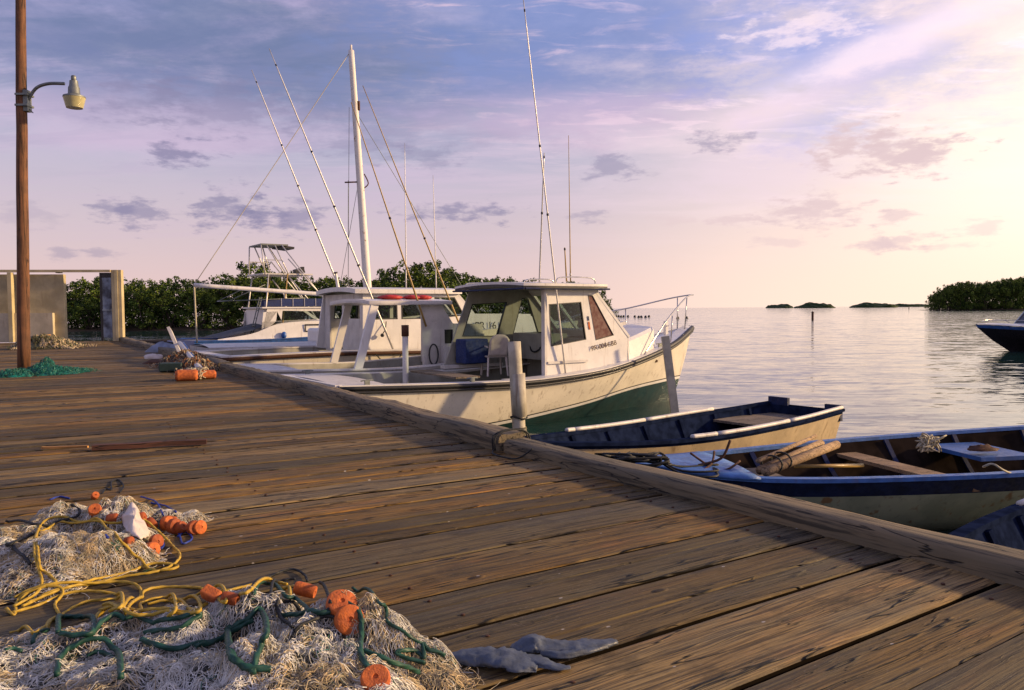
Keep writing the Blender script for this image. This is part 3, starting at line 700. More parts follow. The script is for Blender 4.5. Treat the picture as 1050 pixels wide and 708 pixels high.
m = MB(); wbox(m, 106.5, 115.7, DZ+.12, wz_(108, 285), .05, .09); wbox(m, 106.5, 115.7, wz_(108, 318)-.03, wz_(108, 318)+.03, .03, .13); m.build('panel', mt['doorblue'], door)
m = MB(); wbox(m, 104, 106.3, DZ, zt-.1, .1, .1); wbox(m, 106.5, 115.7, wz_(108, 285)+.003, zt-.1, .1, .1); m.build('frame', mt['black'], door)

# ------------------------------------------------------------------ heaps of net
class Pile:
    def __init__(s, mounds, edge_r=1.0):
        s.m = []
        for px, py, h, r in mounds:
            h *= .84; c = P(px, py, DZ+h*.9); s.m.append((c.x, c.y, h, r, rnd.uniform(.75, 1.2), rnd.uniform(0, 3.1)))
        s.x0 = min(a[0]-a[3]*1.3 for a in s.m); s.x1 = max(a[0]+a[3]*1.3 for a in s.m); s.y0 = min(a[1]-a[3]*1.3 for a in s.m); s.y1 = max(a[1]+a[3]*1.3 for a in s.m)
    def h(s, x, y):
        t_ = 0
        for cx, cy, hh, r, asp, rot_ in s.m:
            dx, dy = x-cx, y-cy; c, n = math.cos(rot_), math.sin(rot_); u = (dx*c+dy*n)/(r*asp); v = (-dx*n+dy*c)/(r/asp); d = u*u+v*v
            if d < 1: t_ += (hh*(1-d)**.8)**4
        if t_ <= 0: return 0.0
        b = t_**.25
        k = 1+.30*mnoise.noise(Vector((x*9, y*9, 2)))+.20*mnoise.noise(Vector((x*24, y*24, 5)))
        return b*k
    def hit(s, px, py, up=0.0):
        d = ray(px, py); t0 = (DZ+.45-CZ)/d.z; t1 = (DZ-CZ)/d.z; n = 220
        for i in range(n+1):
            t_ = t0+(t1-t0)*i/n; q = CAM+d*t_
            if q.z-DZ <= s.h(q.x, q.y)+up: return q
        return CAM+d*t1
    def core(s, name, mat, parent, step=.012):
        m = MB(); nx = int((s.x1-s.x0)/step); ny = int((s.y1-s.y0)/step); idx = {}
        hs = [[s.h(s.x0+i*step, s.y0+j*step) for j in range(ny+1)] for i in range(nx+1)]
        for i in range(nx):
            for j in range(ny):
                q = [(i, j), (i+1, j), (i+1, j+1), (i, j+1)]
                if max(hs[a][b] for a, b in q) <= .004: continue
                f = []
                for a, b in q:
                    if (a, b) not in idx:
                        idx[(a, b)] = len(m.v); m.v.append((s.x0+a*step, s.y0+b*step, DZ+hs[a][b]*.93-.004))
                    f.append(idx[(a, b)])
                m.f.append(tuple(f)); m.m.append(0)
        return m.build(name, mat, parent, smooth=True)
    def strands(s, name, mats, parent, n, ln=(.08, .3), rad=(.0009, .0016), lift=.012, curl=9, visible=None, weights=None, seed=1):
        q = random.Random(seed); m = MB(); made = 0; tries = 0
        while made < n and tries < n*20:
            tries += 1
            x = q.uniform(s.x0, s.x1); y = q.uniform(s.y0, s.y1)
            if s.h(x, y) < .006: continue
            th = q.uniform(0, 6.28); L = q.uniform(*ln); k = max(6, int(L/.010)); cu = q.gauss(0, curl) if q.random() < .45 else q.choice((-1, 1))*q.uniform(45, 110); pts = []; ph = q.uniform(0, 6.28); lf = q.uniform(.2, 1)*lift; fr = q.uniform(.3, .9)
            for i in range(k):
                hh = s.h(x, y)
                z = DZ+max(hh, .002)+lf*(.5+.5*math.sin(ph+i*fr))+.001
                pts.append((x, y, z)); th += cu*.010*(1+.6*math.sin(i*.5+ph)) + q.gauss(0, .28); x += math.cos(th)*.010; y += math.sin(th)*.010
            r = q.uniform(*rad)
            mi = q.choices(range(len(mats)), weights)[0] if weights else q.randrange(len(mats))
            # patches share a colour
            if weights and mnoise.noise(Vector((pts[0][0]*6, pts[0][1]*6, seed))) > .12: mi = min(1, len(mats)-1)
            m.tube(pts, r, 3, mi, cap=False); made += 1
        return m.build(name, mats, parent)
def rope(name, mat, parent, pts, r, twist=True, sub=7, on=()):
    c = catmull(pts, sub); m = MB()
    if on:
        off = DZ if on[0] == 'z0' else 0; ps = on[1:] if on[0] == 'z0' else on
        for q in c:
            hh = max(p_.h(q.x, q.y) for p_ in ps)
            if hh > .004: q.z = max(q.z, DZ+hh+r*1.1+.004-off)
        for _ in range(3):
            zs = [max(c[max(i-1, 0)].z, c[i].z, c[min(i+1, len(c)-1)].z) if _ == 0 else (c[max(i-1, 0)].z+c[i].z+c[min(i+1, len(c)-1)].z)/3 for i in range(len(c))]
            for q, z_ in zip(c, zs): q.z = z_
    if twist:
        # two-level: resample & modulate the radius so that the strands of the lay read
        out = [c[0]]; acc = 0
        for a, b in zip(c, c[1:]):
            L = (b-a).length; k = max(1, int(L/(r*1.1)))
            for i in range(1, k+1): out.append(a.lerp(b, i/k))
        m.tube(out, r*1.02, 12, 0, tw=.30, lobe=.17)
    else: m.tube(c, r, 7, 0)
    return m.build(name, mat, parent, smooth=True)
def float_ring(m, c, r, th, axis, mtx=None):
    ax = Vector(axis).normalized(); q = ax.to_track_quat('Z', 'Y').to_matrix()
    m.lathe([(r*.18, -th*.5), (r*.86, -th*.5), (r*.97, -th*.40), (r, -th*.22), (r, th*.22), (r*.97, th*.40), (r*.86, th*.5), (r*.20, th*.5), (r*.17, th*.36)], 22, c, q)

def knit(pile, parent, mats, n, a, seed):
    q = random.Random(seed)
    for k in range(n):
        for _ in range(60):
            cx, cy = q.uniform(pile.x0, pile.x1), q.uniform(pile.y0, pile.y1)
            if pile.h(cx, cy) > .04: break
        th = q.uniform(0, 6.28); c, s_ = math.cos(th), math.sin(th); ni, nj = q.randint(12, 20), q.randint(14, 26); st = q.uniform(.5, 1.1); m = MB(); pts = {}
        for i in range(ni):
            for j in range(nj):
                u = (i+(.5 if j % 2 else 0)-ni/2)*a*st; v = (j-nj/2)*a*.75
                w = Vector((u*22+k*9, v*22, seed)); u += .020*mnoise.noise(w)+.006*mnoise.noise(w*4); v += .020*mnoise.noise(w+Vector((31, 7, 2)))+.006*mnoise.noise(w*4+Vector((3, 3, 3)))
                x, y = cx+u*c-v*s_, cy+u*s_+v*c; h_ = pile.h(x, y); pts[i, j] = Vector((x, y, DZ+max(h_, .003)+.006+.012*abs(mnoise.noise(w*1.7+Vector((0, 9, 9)))))) if h_ > .003 else None
        for (i, j), p in pts.items():
            if p is None: continue
            for o in ((i, j+1), ((i+1, j+1) if j % 2 else (i-1, j+1))):
                b = pts.get(o)
                if b is not None and (b-p).length < a*3: m.tube([p, (p+b)/2-Vector((0, 0, .0015)), b], .0008, 3, 0, cap=False)
        if m.v: m.build('mesh_fold', mats[k % len(mats)], parent)
pile1 = Pile([(68, 524, .13, .20), (120, 518, .17, .18), (60, 556, .15, .20), (108, 556, .13, .17), (20, 582, .07, .17), (60, 585, .06, .16), (158, 525, .09, .12), (140, 545, .07, .11), (18, 545, .09, .18), (-30, 560, .12, .25), (175, 535, .03, .09), (195, 528, .05, .07)])
net1 = empty('fishing_net', (0, 0, 0), 'tan and grey fishing net heap with round orange floats, under a yellow rope loop', 'fishing net')
core = pile1.core('netting', mt['core1'], net1)
pile1.strands('twine', [mt['net_tan'], mt['net_white'], mt['net_green']], net1, 3600, ln=(.05, .22), rad=(.0006, .0012), lift=.010, curl=30, weights=[5, 4, .5], seed=3)
knit(pile1, net1, [mt['net_tan'], mt['net_white']], 16, .010, 4)
def zr(pts, sc, off): return [(off[0]+a/sc, off[1]+b/sc) for a, b in pts]
Z5 = (4.773, (0, 490)); Z6 = (4.04, (0, 600)); Z7 = (3.75, (200, 570)); ZA = (3.107, (0, 480))
def rp(pile, pts, z, r, lift=.0, arch=None):
    out = []
    for i, (a, b) in enumerate(zr(pts, *z)):
        l = lift + (arch[i] if arch else 0); q = pile.hit(a, b, r+l); out.append(q + Vector((0, 0, r*.5)))
    return out
for nm, mtn, pts, r in (('dark_rope', 'blackrope', [(30,215),(65,225),(150,230),(210,245),(300,225),(380,200),(388,165),(350,142)], .0055), ('dark_rope', 'blackrope', [(30,335),(65,330),(130,310),(190,290)], .006), ('dark_rope', 'blackrope', [(65,345),(100,385),(150,430)], .006),
    ('dark_rope', 'blackrope', [(500,80),(520,55),(545,62),(545,25),(580,12),(605,45),(585,75)], .004), ('blue_rope', 'bluerope', [(245,110),(290,95),(340,103)], .0045), ('blue_rope', 'bluerope', [(690,95),(750,120),(790,170),(800,195)], .004), ('blue_rope', 'bluerope', [(740,125),(810,145),(862,190)], .004), ('blue_rope', 'bluerope', [(800,240),(860,255),(880,290),(895,325),(940,300),(910,268),(870,290)], .004), ('blue_rope', 'bluerope', [(755,345),(790,348),(800,325),(785,310)], .005), ('blue_rope','bluerope',[(515,290),(530,310)],.005)):
    rope(nm, mt[mtn], net1, rp(pile1, pts, Z5, r), r, on=(pile1,))
for a, b, r, th, ax in ((740, 337, .042, .045, (1, -.5, .25)), (765, 335, .041, .03, (1, -.5, .25)), (632, 305, .032, .03, (1, -.3, .2)), (818, 240, .046, .035, (1, -.35, .1)), (852, 262, .046, .035, (1, -.35, .1)), (885, 262, .035, .05, (.8, -.2, .6)), (950, 265, .042, .035, (.9, -.7, .2)), (978, 262, .041, .03, (.9, -.7, .2)), (735, 215, .04, .05, (.6, .5, .5)), (690, 185, .035, .04, (1, .2, .2)), (465, 148, .035, .05, (.3, -.6, .7)), (465, 95, .025, .04, (.6, -.5, .5)), (550, 190, .03, .05, (1, .2, .1)), (838, 195, .03, .04, (.2, .2, 1))):
    m = MB(); c = pile1.hit(*zr([(a, b)], *Z5)[0], .012); r *= .86; r *= .9; th *= .85; c.z = max(c.z-r*.45, DZ+r*.9); q = rnd.uniform(-.2, .2); float_ring(m, (0, 0, 0), r, th, (ax[0], ax[1]+q, ax[2])); o = m.build('float', mt['orangedull'] if a not in (818, 740, 978, 465) else mt['orange'], net1, auto=40); o.location = c
# white plastic sheet
def crumple(name, mat, c, pts, th, parent=None, lift=.03):
    pass
m = MB(); cc = pile1.hit(137, 533, .01)
out_ = [pile1.hit(a, b, .02) for a, b in zr([(590, 190), (640, 130), (680, 150), (700, 210), (735, 270), (690, 305), (640, 270), (600, 230)], *Z5)]
cen = sum(out_, Vector())/len(out_)
def clf(u, v):
    k = u*len(out_); i = int(k) % len(out_); e = out_[i].lerp(out_[(i+1) % len(out_)], k-int(k)); p = cen.lerp(e, v)
    p = p + Vector((0, 0, .022*(1-v*v) + .012*mnoise.noise(p*28))) ; p += Vector((0, 0, .008*math.sin(u*25+v*4)*v)); return p
m.grid(clf, 48, 10); o = m.build('plastic_sheet', mt['cloth'], None, smooth=True); md = o.modifiers.new('thick', 'SOLIDIFY'); md.thickness = .006
tag(o, 'crumpled white plastic scrap lying on the tan net beside the orange floats', 'scrap')

pile2 = Pile([(35, 660, .10, .20), (110, 645, .13, .22), (180, 640, .15, .22), (255, 618, .19, .20), (320, 635, .21, .22), (378, 632, .20, .17), (408, 660, .12, .15), (440, 690, .06, .09), (462, 693, .03, .05), (250, 690, .21, .28), (330, 690, .21, .28), (150, 700, .17, .28), (50, 700, .12, .26), (390, 712, .12, .18), (200, 760, .2, .35), (320, 760, .2, .3), (-20, 690, .1, .25), (60, 770, .15, .3)])
net2 = empty('fishing_net', (0, 0, 0), 'white fishing net heap with green rope and orange floats in the near left corner', 'fishing net')
pile2.core('netting', mt['core2'], net2)
pile2.strands('twine', [mt['net_white'], mt['net_tan'], mt['net_green']], net2, 8500, ln=(.05, .2), rad=(.0006, .0011), lift=.015, curl=42, weights=[14, 1, .4], seed=5)
knit(pile2, net2, [mt['net_white'], mt['net_white']], 30, .011, 6)
G = [('green_rope', 'green', Z7, [(0,355),(60,345),(120,315),(160,275),(210,255),(260,265),(275,300),(255,350),(235,400),(222,470)], .0068), ('green_rope', 'green', Z7, [(140,310),(125,350),(140,390),(180,430),(230,440),(290,445)], .0075),
 ('green_rope', 'green', Z7, [(585,188),(622,212),(640,260),(640,320),(635,380),(665,440)], .0068), ('green_rope', 'green', Z7, [(650,370),(720,400),(780,430),(860,470)], .006), ('green_rope', 'green', Z7, [(225,150),(280,140),(340,155),(390,190),(440,220)], .0055),
 ('green_rope', 'green', Z7, [(330,242),(400,236),(470,226),(520,222)], .0065), ('black_rope', 'blackrope', Z7, [(210,168),(260,110),(320,68),(380,55),(420,75),(432,100)], .0045), ('black_rope', 'blackrope', Z7, [(375,290),(320,250),(315,210),(340,185),(380,190),(405,220)], .005), ('black_rope', 'blackrope', Z7, [(290,160),(310,120),(350,95),(385,92)], .0045),
 ('black_rope', 'blackrope', Z7, [(480,140),(512,165),(520,200),(500,228)], .0045), ('green_rope', 'green', Z7, [(885,420),(780,395),(800,372),(850,375),(880,400),(875,345),(900,372),(960,395)], .0055), ('green_rope', 'green', Z7, [(605,125),(640,160),(700,180),(735,215),(740,260),(800,300),(840,330),(880,350)], .0045), ('black_rope', 'blackrope', Z7, [(380,300),(430,260),(500,240),(550,255)], .0045),
 ('green_rope', 'green', Z6, [(235,390),(260,310),(320,255),(390,232),(450,255),(490,300),(500,390)], .0068), ('green_rope', 'green', Z6, [(240,200),(250,150),(310,135),(360,150),(390,195),(320,215),(250,205)], .0068), ('green_rope', 'green', Z6, [(380,215),(420,160),(470,132),(520,155)], .0068),
 ('green_rope', 'green', Z6, [(585,230),(660,262),(760,270),(860,255),(940,225),(1000,180),(1050,150)], .0068), ('green_rope', 'green', Z6, [(640,168),(700,150),(780,135),(830,145),(760,178),(690,192),(600,205)], .0065), ('green_rope', 'green', Z6, [(135,245),(150,205),(200,195)], .006), ('green_rope', 'green', Z6, [(20,275),(60,270),(90,280)], .005), ('green_rope', 'green', Z6, [(360,300),(420,290),(470,305)], .005), ('green_rope', 'green', Z6, [(520,150),(570,140),(640,165)], .0055), ('green_rope','green',Z6,[(945,230),(950,290),(985,330),(1050,365)],.0068)]
for nm, mtn, z, pts, r in G: rope(nm, mt[mtn], net2, rp(pile2, pts, z, r, .004), r, on=(pile2,))
def blockfloat(px, py, d, rz, tilt, mat, lift=.015):
    c = pile2.hit(px, py, lift); m = MB(); a, b, h = d
    m.box((0, 0, 0), (a, b, h)); o = m.build('float', mat, net2); o.location = c; o.rotation_euler = (tilt, .3, rz)
    bv = o.modifiers.new('bev', 'BEVEL'); bv.width = .006; bv.segments = 3
def discfloat(px, py, r, th, ax, mat, lift=.02):
    c = pile2.hit(px, py, lift); m = MB(); float_ring(m, (0, 0, 0), r, th, ax); o = m.build('float', mat, net2, auto=40); o.location = c
discfloat(313, 605, .023, .072, (1, -.1, -.22), mt['orange'], .045)
blockfloat(217, 610, (.06, .034, .036), -.4, .5, mt['orange'], .02); discfloat(236, 614, .018, .045, (1, -.1, -.2), mt['orangedull'], .01)
discfloat(350, 620, .042, .034, (.25, -.45, .85), mt['orange'], .0); discfloat(358, 636, .040, .034, (.45, -.9, .45), mt['orange'], .004); discfloat(385, 698, .034, .034, (.1, -.5, .85), mt['orange'], .0)

# yellow rope
class FlatAnd:
    def hit(s, px, py, up):
        a = pile1.hit(px, py, up); b = pile2.hit(px, py, up)
        return a if a.z >= b.z else b
fa = FlatAnd()
yr = empty('yellow_rope', (0, 0, DZ), 'long coiled yellow rope looping over the tan net and across the planks', 'rope')
Y = [(Z5, [(66,640),(180,580),(205,520),(190,470),(168,370),(185,270),(225,218),(285,200),(340,210),(420,236),(500,255),(570,300),(620,350),(660,400),(700,440),(770,462),(850,455),(870,435),(820,428),(740,432),(640,460),(520,495),(420,520),(340,550),(200,600),(110,640)]),
 (Z5, [(70,600),(140,565),(265,530),(262,510),(215,470),(190,430),(180,300),(210,265),(260,248),(330,235),(430,230),(560,232),(700,222),(760,260),(840,335),(880,385),(862,420),(800,452),(740,475),(560,500),(400,540),(280,570),(130,625)]),
 (ZA, [(20,455),(45,470),(60,425),(130,392),(250,375),(370,368),(430,378),(450,402),(425,440),(385,455),(330,465)]),
 (ZA, [(40,465),(120,440),(220,405),(330,400),(378,418),(390,445),(350,470)]),
 (ZA, [(400,470),(450,430),(460,400),(520,382),(620,385),(700,400),(780,380),(850,365),(915,378)]),
 (ZA, [(455,495),(448,450),(490,422),(540,425),(560,455),(535,490)]),
 (ZA, [(300,490),(340,467),(420,462),(520,467),(600,470),(660,440)]), (ZA, [(320,480),(400,472),(500,478),(590,482),(640,455),(600,430),(540,425)]),
 (ZA, [(150,520),(180,485),(250,440),(320,428),(380,432),(385,455),(330,480),(300,500)]), (ZA, [(145,525),(165,495),(190,480),(175,440),(200,400),(150,385),(100,400),(60,430)]),
 (ZA, [(30,528),(70,528),(105,536),(150,520)]), (ZA, [(560,430),(640,420),(700,440),(720,420),(690,400),(640,392)]), (ZA, [(760,420),(800,400),(870,385),(915,400),(925,425)]), (ZA, [(470,440),(520,430),(560,440),(600,462),(640,470)])]
for i, (z, pts) in enumerate(Y):
    pts3 = []
    for j, (a, b) in enumerate(zr(pts, *z)):
        q = fa.hit(a, b, .004); pts3.append(q + Vector((0, 0, .005+.004*math.sin(j*2.1+i) - DZ)))
    rope('strand', mt['yellow'], yr, pts3, .0048, on=('z0', pile1, pile2))

# gloves
def glove(name, path, ws, hs, label):
    m = MB(); pts = catmull(path, 8); n = len(pts); W_ = tab([(i/(len(ws)-1), w) for i, w in enumerate(ws)]); H_ = tab([(i/(len(hs)-1), w) for i, w in enumerate(hs)]); k = 20
    for i, p in enumerate(pts):
        t_ = (pts[min(i+1, n-1)]-pts[max(i-1, 0)]).normalized(); s_ = Vector((-t_.y, t_.x, 0)).normalized(); u = i/(n-1); w, h = W_(u), H_(u)
        for j in range(k):
            a = 2*math.pi*j/k; wr = 1+.34*mnoise.noise(Vector((u*6, j*.5, len(label))))+.30*mnoise.noise(Vector((u*14, j*1.1, 3)))+.35*abs(mnoise.noise(Vector((u*30+j*.4, j*.8, 7))))
            m.v.append(tuple(p + s_*(math.cos(a)*w*wr) + Vector((0, 0, max(-h*.2, math.sin(a)*h*wr)+h*.3))))
    for i in range(n-1):
        for j in range(k): m.f.append((i*k+j, i*k+(j+1) % k, (i+1)*k+(j+1) % k, (i+1)*k+j)); m.m.append(0)
    m.f.append(tuple(range(k))); m.m.append(0); m.f.append(tuple((n-1)*k+j for j in range(k))); m.m.append(0)
    return m
gl = lambda px, py, z=.008: P(px, py, DZ+z)
g1 = empty('rubber_glove', (0, 0, 0), 'dark slate rubber glove whose cuff touches the white net, fingers bent', 'glove')
m = glove('a', [gl(462, 676), gl(485, 677), gl(510, 678, .012), gl(535, 681, .012), gl(552, 684)], [.024, .040, .052, .050, .034], [.010, .018, .018, .012, .006], 'a'); m.build('palm', mt['glove'], g1, smooth=True)
for pa in ([gl(528, 677, .012), gl(550, 679, .012), gl(570, 685), gl(585, 685)],):
    m = glove('f', pa, [.026, .026, .018, .009], [.009, .008, .006, .003], 'bb'); m.build('finger', mt['glove'], g1, smooth=True)
g2 = empty('rubber_glove', (0, 0, 0), 'slate rubber glove lying flat with its fingers pointing right on the bare planks', 'glove')
m = glove('a', [gl(526, 670), gl(545, 664, .015), gl(565, 665, .012), gl(590, 665), gl(610, 663), gl(632, 659)], [.02, .042, .036, .036, .030, .012], [.010, .022, .014, .013, .011, .006], 'ccc'); m.build('palm', mt['glove'], g2, smooth=True)
m = glove('f', [gl(555, 672), gl(575, 674), gl(600, 670), gl(622, 664)], [.012, .013, .012, .008], [.01, .012, .01, .006], 'dd'); m.build('finger', mt['glove'], g2, smooth=True)

# loose boards on the deck
def plank(name, p0_, p1_, w_, h_, mat, label, cat='plank', z=0):
    a = P(*p0_, DZ+.012+z); b = P(*p1_, DZ+.012+z); c = (a+b)/2; m = MB(); L = (b-a).length; n = 16
    rx = (-.5, .5)
    for i in range(n+1):
        x = -L/2+L*i/n; dy = mnoise.noise(Vector((x*3, 1, 4)))*.006
        for yy, zz in ((-w_/2, 0), (w_/2, 0), (w_/2, h_), (-w_/2, h_)): m.v.append((x, yy+dy, zz+mnoise.noise(Vector((x*5, yy, zz)))*.003))
    for i in range(n):
        for j in range(4): m.f.append((i*4+j, i*4+(j+1) % 4, (i+1)*4+(j+1) % 4, (i+1)*4+j)); m.m.append(0)
    m.f += [(0, 1, 2, 3), (n*4+3, n*4+2, n*4+1, n*4)]; m.m += [0, 0]
    o = m.build(name, mat, None); o.location = c; d = b-a; o.rotation_euler = (0, 0, math.atan2(d.y, d.x)); return tag(o, label, cat)
plank('loose_plank', (95, 461.5), (212, 455), .06, .035, mt['redplank'], 'dark reddish brown loose plank lying on the deck above the tan net')
plank('stick', (43, 460), (90, 459.5), .022, .014, mt['orangewood'], 'short pale orange stick lying left of the reddish plank', 'stick')

# green net heap at the foot of the lamp
pg = Pile([(44, 376, .17, .30), (58, 379, .09, .38), (73, 380, .04, .30), (15, 381, .10, .3), (48, 371, .2, .2)])
gn = empty('fishing_net', (0, 0, 0), 'small aqua green net heap at the foot of the lamp pole', 'fishing net')
pg.core('netting', mt['net_aqua'], gn, .025)
pg.strands('twine', [mt['net_aqua'], mt['net_green']], gn, 900, ln=(.1, .3), rad=(.002, .0045), lift=.05, curl=12, seed=9)
pj = Pile([(40, 348, .35, .5), (50, 349, .30, .6), (58, 350, .2, .5), (34, 350, .2, .5)])
jn = empty('fishing_net', (0, 0, 0), 'dull olive brown net heap against the concrete wall at the pier end', 'fishing net')
t_olive = strand_mat('olive_twine', (.16, .13, .06), (.05, .07, .035))
pj.core('netting', t_olive, jn, .06); pj.strands('twine', [t_olive, mt['net_tan']], jn, 500, ln=(.4, 1.0), rad=(.008, .014), lift=.08, curl=5, seed=11)
c = P(47, 353.5, DZ); m = MB(); m.lathe([(.10, 0), (.13, .02), (.14, .30), (.15, .32), (.12, .32), (.11, .06)], 16, c); tag(m.build('bucket', simple('tan_bucket', (.5, .28, .12), .6), None, auto=40), 'small tan bucket in front of the olive net by the concrete wall', 'bucket')

# orange foam blocks in the middle distance
def foamblock(px0, px1, py, h_, r_, label, seed):
    a = P(px0, py, DZ); b = P(px1, py-.8, DZ); m = MB(); L = (b-a).length; n = 14; k = 14
    for i in range(n+1):
        x = L*i/n; e = min(1, min(i, n-i)/1.5+.72)
        for j in range(k):
            an = 2*math.pi*j/k; sq = max(abs(math.cos(an)), abs(math.sin(an)))**.5
            rr = r_*e/sq*.92*(1+.10*mnoise.noise(Vector((x*6, j*.7, seed))))
            m.v.append((x, math.cos(an)*rr*1.3, h_/2+math.sin(an)*h_/2/ (sq)*e*(1+.1*mnoise.noise(Vector((x*7, j, seed+3))))))
    for i in range(n):
        for j in range(k): m.f.append((i*k+j, i*k+(j+1) % k, (i+1)*k+(j+1) % k, (i+1)*k+j)); m.m.append(0)
    m.f += [tuple(range(k)), tuple(n*k+j for j in range(k))]; m.m += [0, 0]
    o = m.build('foam_float', mt['orange'], None, smooth=True); o.location = a; o.rotation_euler = (0, 0, math.atan2(b.y-a.y, b.x-a.x)); tag(o, label, 'float')
foamblock(180, 203, 391, .16, .10, 'larger left orange foam float with pale rope on top, on the deck', 1)
foamblock(204, 221, 389, .13, .09, 'smaller right orange foam float touching the pale rope tangle', 2)
tr_ = MB(); q = random.Random(3)
base_ = P(203, 389, DZ)
for k in range(26):
    p = base_+Vector((q.uniform(-.20, .06), q.uniform(-.16, .02), .0)); pts = []
    for i in range(9): pts.append(p+Vector((q.uniform(-.10, .12), q.uniform(-.1, .1), q.uniform(.01, .19-.3*abs(p.x-base_.x)))))
    tr_.tube(catmull(pts, 3), .0085, 5)
tag(tr_.build('rope_tangle', mt['palerope'], None, smooth=True), 'pale rope tangle draped between the two orange foam floats', 'rope')

# junk heap on the pier edge
def J(px, py, z): return P(px, py, DZ+z)
m = MB(); a = J(187, 368, 0); b = a+Vector((-.32, .15, .62)); m.bar(a, b, .34, .06, up=(1, .3, .2)); tag(m.build('board', mt['oldplank'] if 0 else mt['white2'], None), 'pale upright board end leaning out of the junk heap on the pier edge', 'board')
m = MB(); m.tube([J(184, 352, .35), J(206, 380, .06)], .045, 10); tag(m.build('pipe', mt['alu'], None, smooth=True), 'grey white pipe slanting down across the junk heap', 'pipe')
m = MB(); m.tube([J(172, 350, .25), J(188, 352, .35), J(207, 378, .08)], .02, 8); tag(m.build('bent_rod', mt['brightblue'], None, smooth=True), 'thin bent blue rod in the junk heap on the pier edge', 'rod')
m = MB(); m.box(J(176, 376.5, .08), (.36, .22, .14), rz=.2); o = m.build('crate', simple('dark_green_crate', (.02, .045, .035), .7), None); tag(o, 'low dark green crate in front of the junk heap', 'crate'); bv = o.modifiers.new('b', 'BEVEL'); bv.width = .015
pk = Pile([(190, 364, .26, .40), (200, 371, .20, .36), (183, 369, .16, .35), (207, 376, .08, .3)])
kn_ = empty('fishing_net', (0, 0, 0), 'rusty orange net tangle in the junk heap beside the pier curb', 'fishing net')
t_or = strand_mat('orange_twine', (.42, .15, .025), (.14, .07, .03)); t_br = strand_mat('brown_twine', (.10, .08, .06), (.05, .045, .04))
pk.core('netting', t_br, kn_, .04); pk.strands('twine', [t_or, t_br, mt['net_tan']], kn_, 520, ln=(.2, .6), rad=(.003, .007), lift=.07, curl=9, seed=21)
def bag(px, py, r, h_, mat, label, cat, nm='bag'):
    c = P(px, py, DZ); m = MB()
    def fn(u, v):
        a = 2*math.pi*u; b = math.pi/2*v; n = 1+.3*mnoise.noise(Vector((math.cos(a)*1.5, math.sin(a)*1.5, v*2+px)))
        return c+Vector((math.cos(a)*math.cos(b)*r*n, math.sin(a)*math.cos(b)*r*n*.7, math.sin(b)*h_*n))
    m.grid(fn, 20, 8); tag(m.build(nm, mat, None, smooth=True), label, cat)
bag(168, 361, .42, .22, simple('grey_blue_sack', (.22, .26, .34), .8), 'grey blue sack at the back of the junk heap', 'sack', 'sack')
bag(157, 368, .2, .10, mt['cloth'], 'small white plastic bag lying left of the junk heap', 'bag')
bag(160, 373, .25, .08, mt['rust'], 'low rust coloured rag left of the dark green crate', 'rag', 'rag')
# mooring line round the curb joint and far sheets
m = MB(); e = edge(.05); nn = Vector((DF.y, -DF.x, 0))
for k in range(2):
    q = e+DF*(-.02+k*.03); m.tube(catmull([q-nn*.02+Vector((0, 0, DZ+.01)), q-nn*.015+Vector((0, 0, DZ+.11)), q+nn*.12+Vector((0, 0, DZ+.145)), q+nn*.26+Vector((0, 0, DZ+.10)), q+nn*.27+Vector((0, 0, DZ-.1))], 4), .006, 6)
m.tube(catmull([e-nn*.02+Vector((0, 0, DZ+.012)), e-nn*.10-DF*.14+Vector((0, 0, DZ+.01)), e-nn*.06-DF*.36+Vector((0, 0, DZ+.01)), e-DF*.44+nn*.02+Vector((0, 0, DZ+.08))], 6), .006, 6)
tag(m.build('mooring_line', mt['blackrope'], None, smooth=True), 'black mooring line wrapped round the curb joint beside the white pile', 'rope')
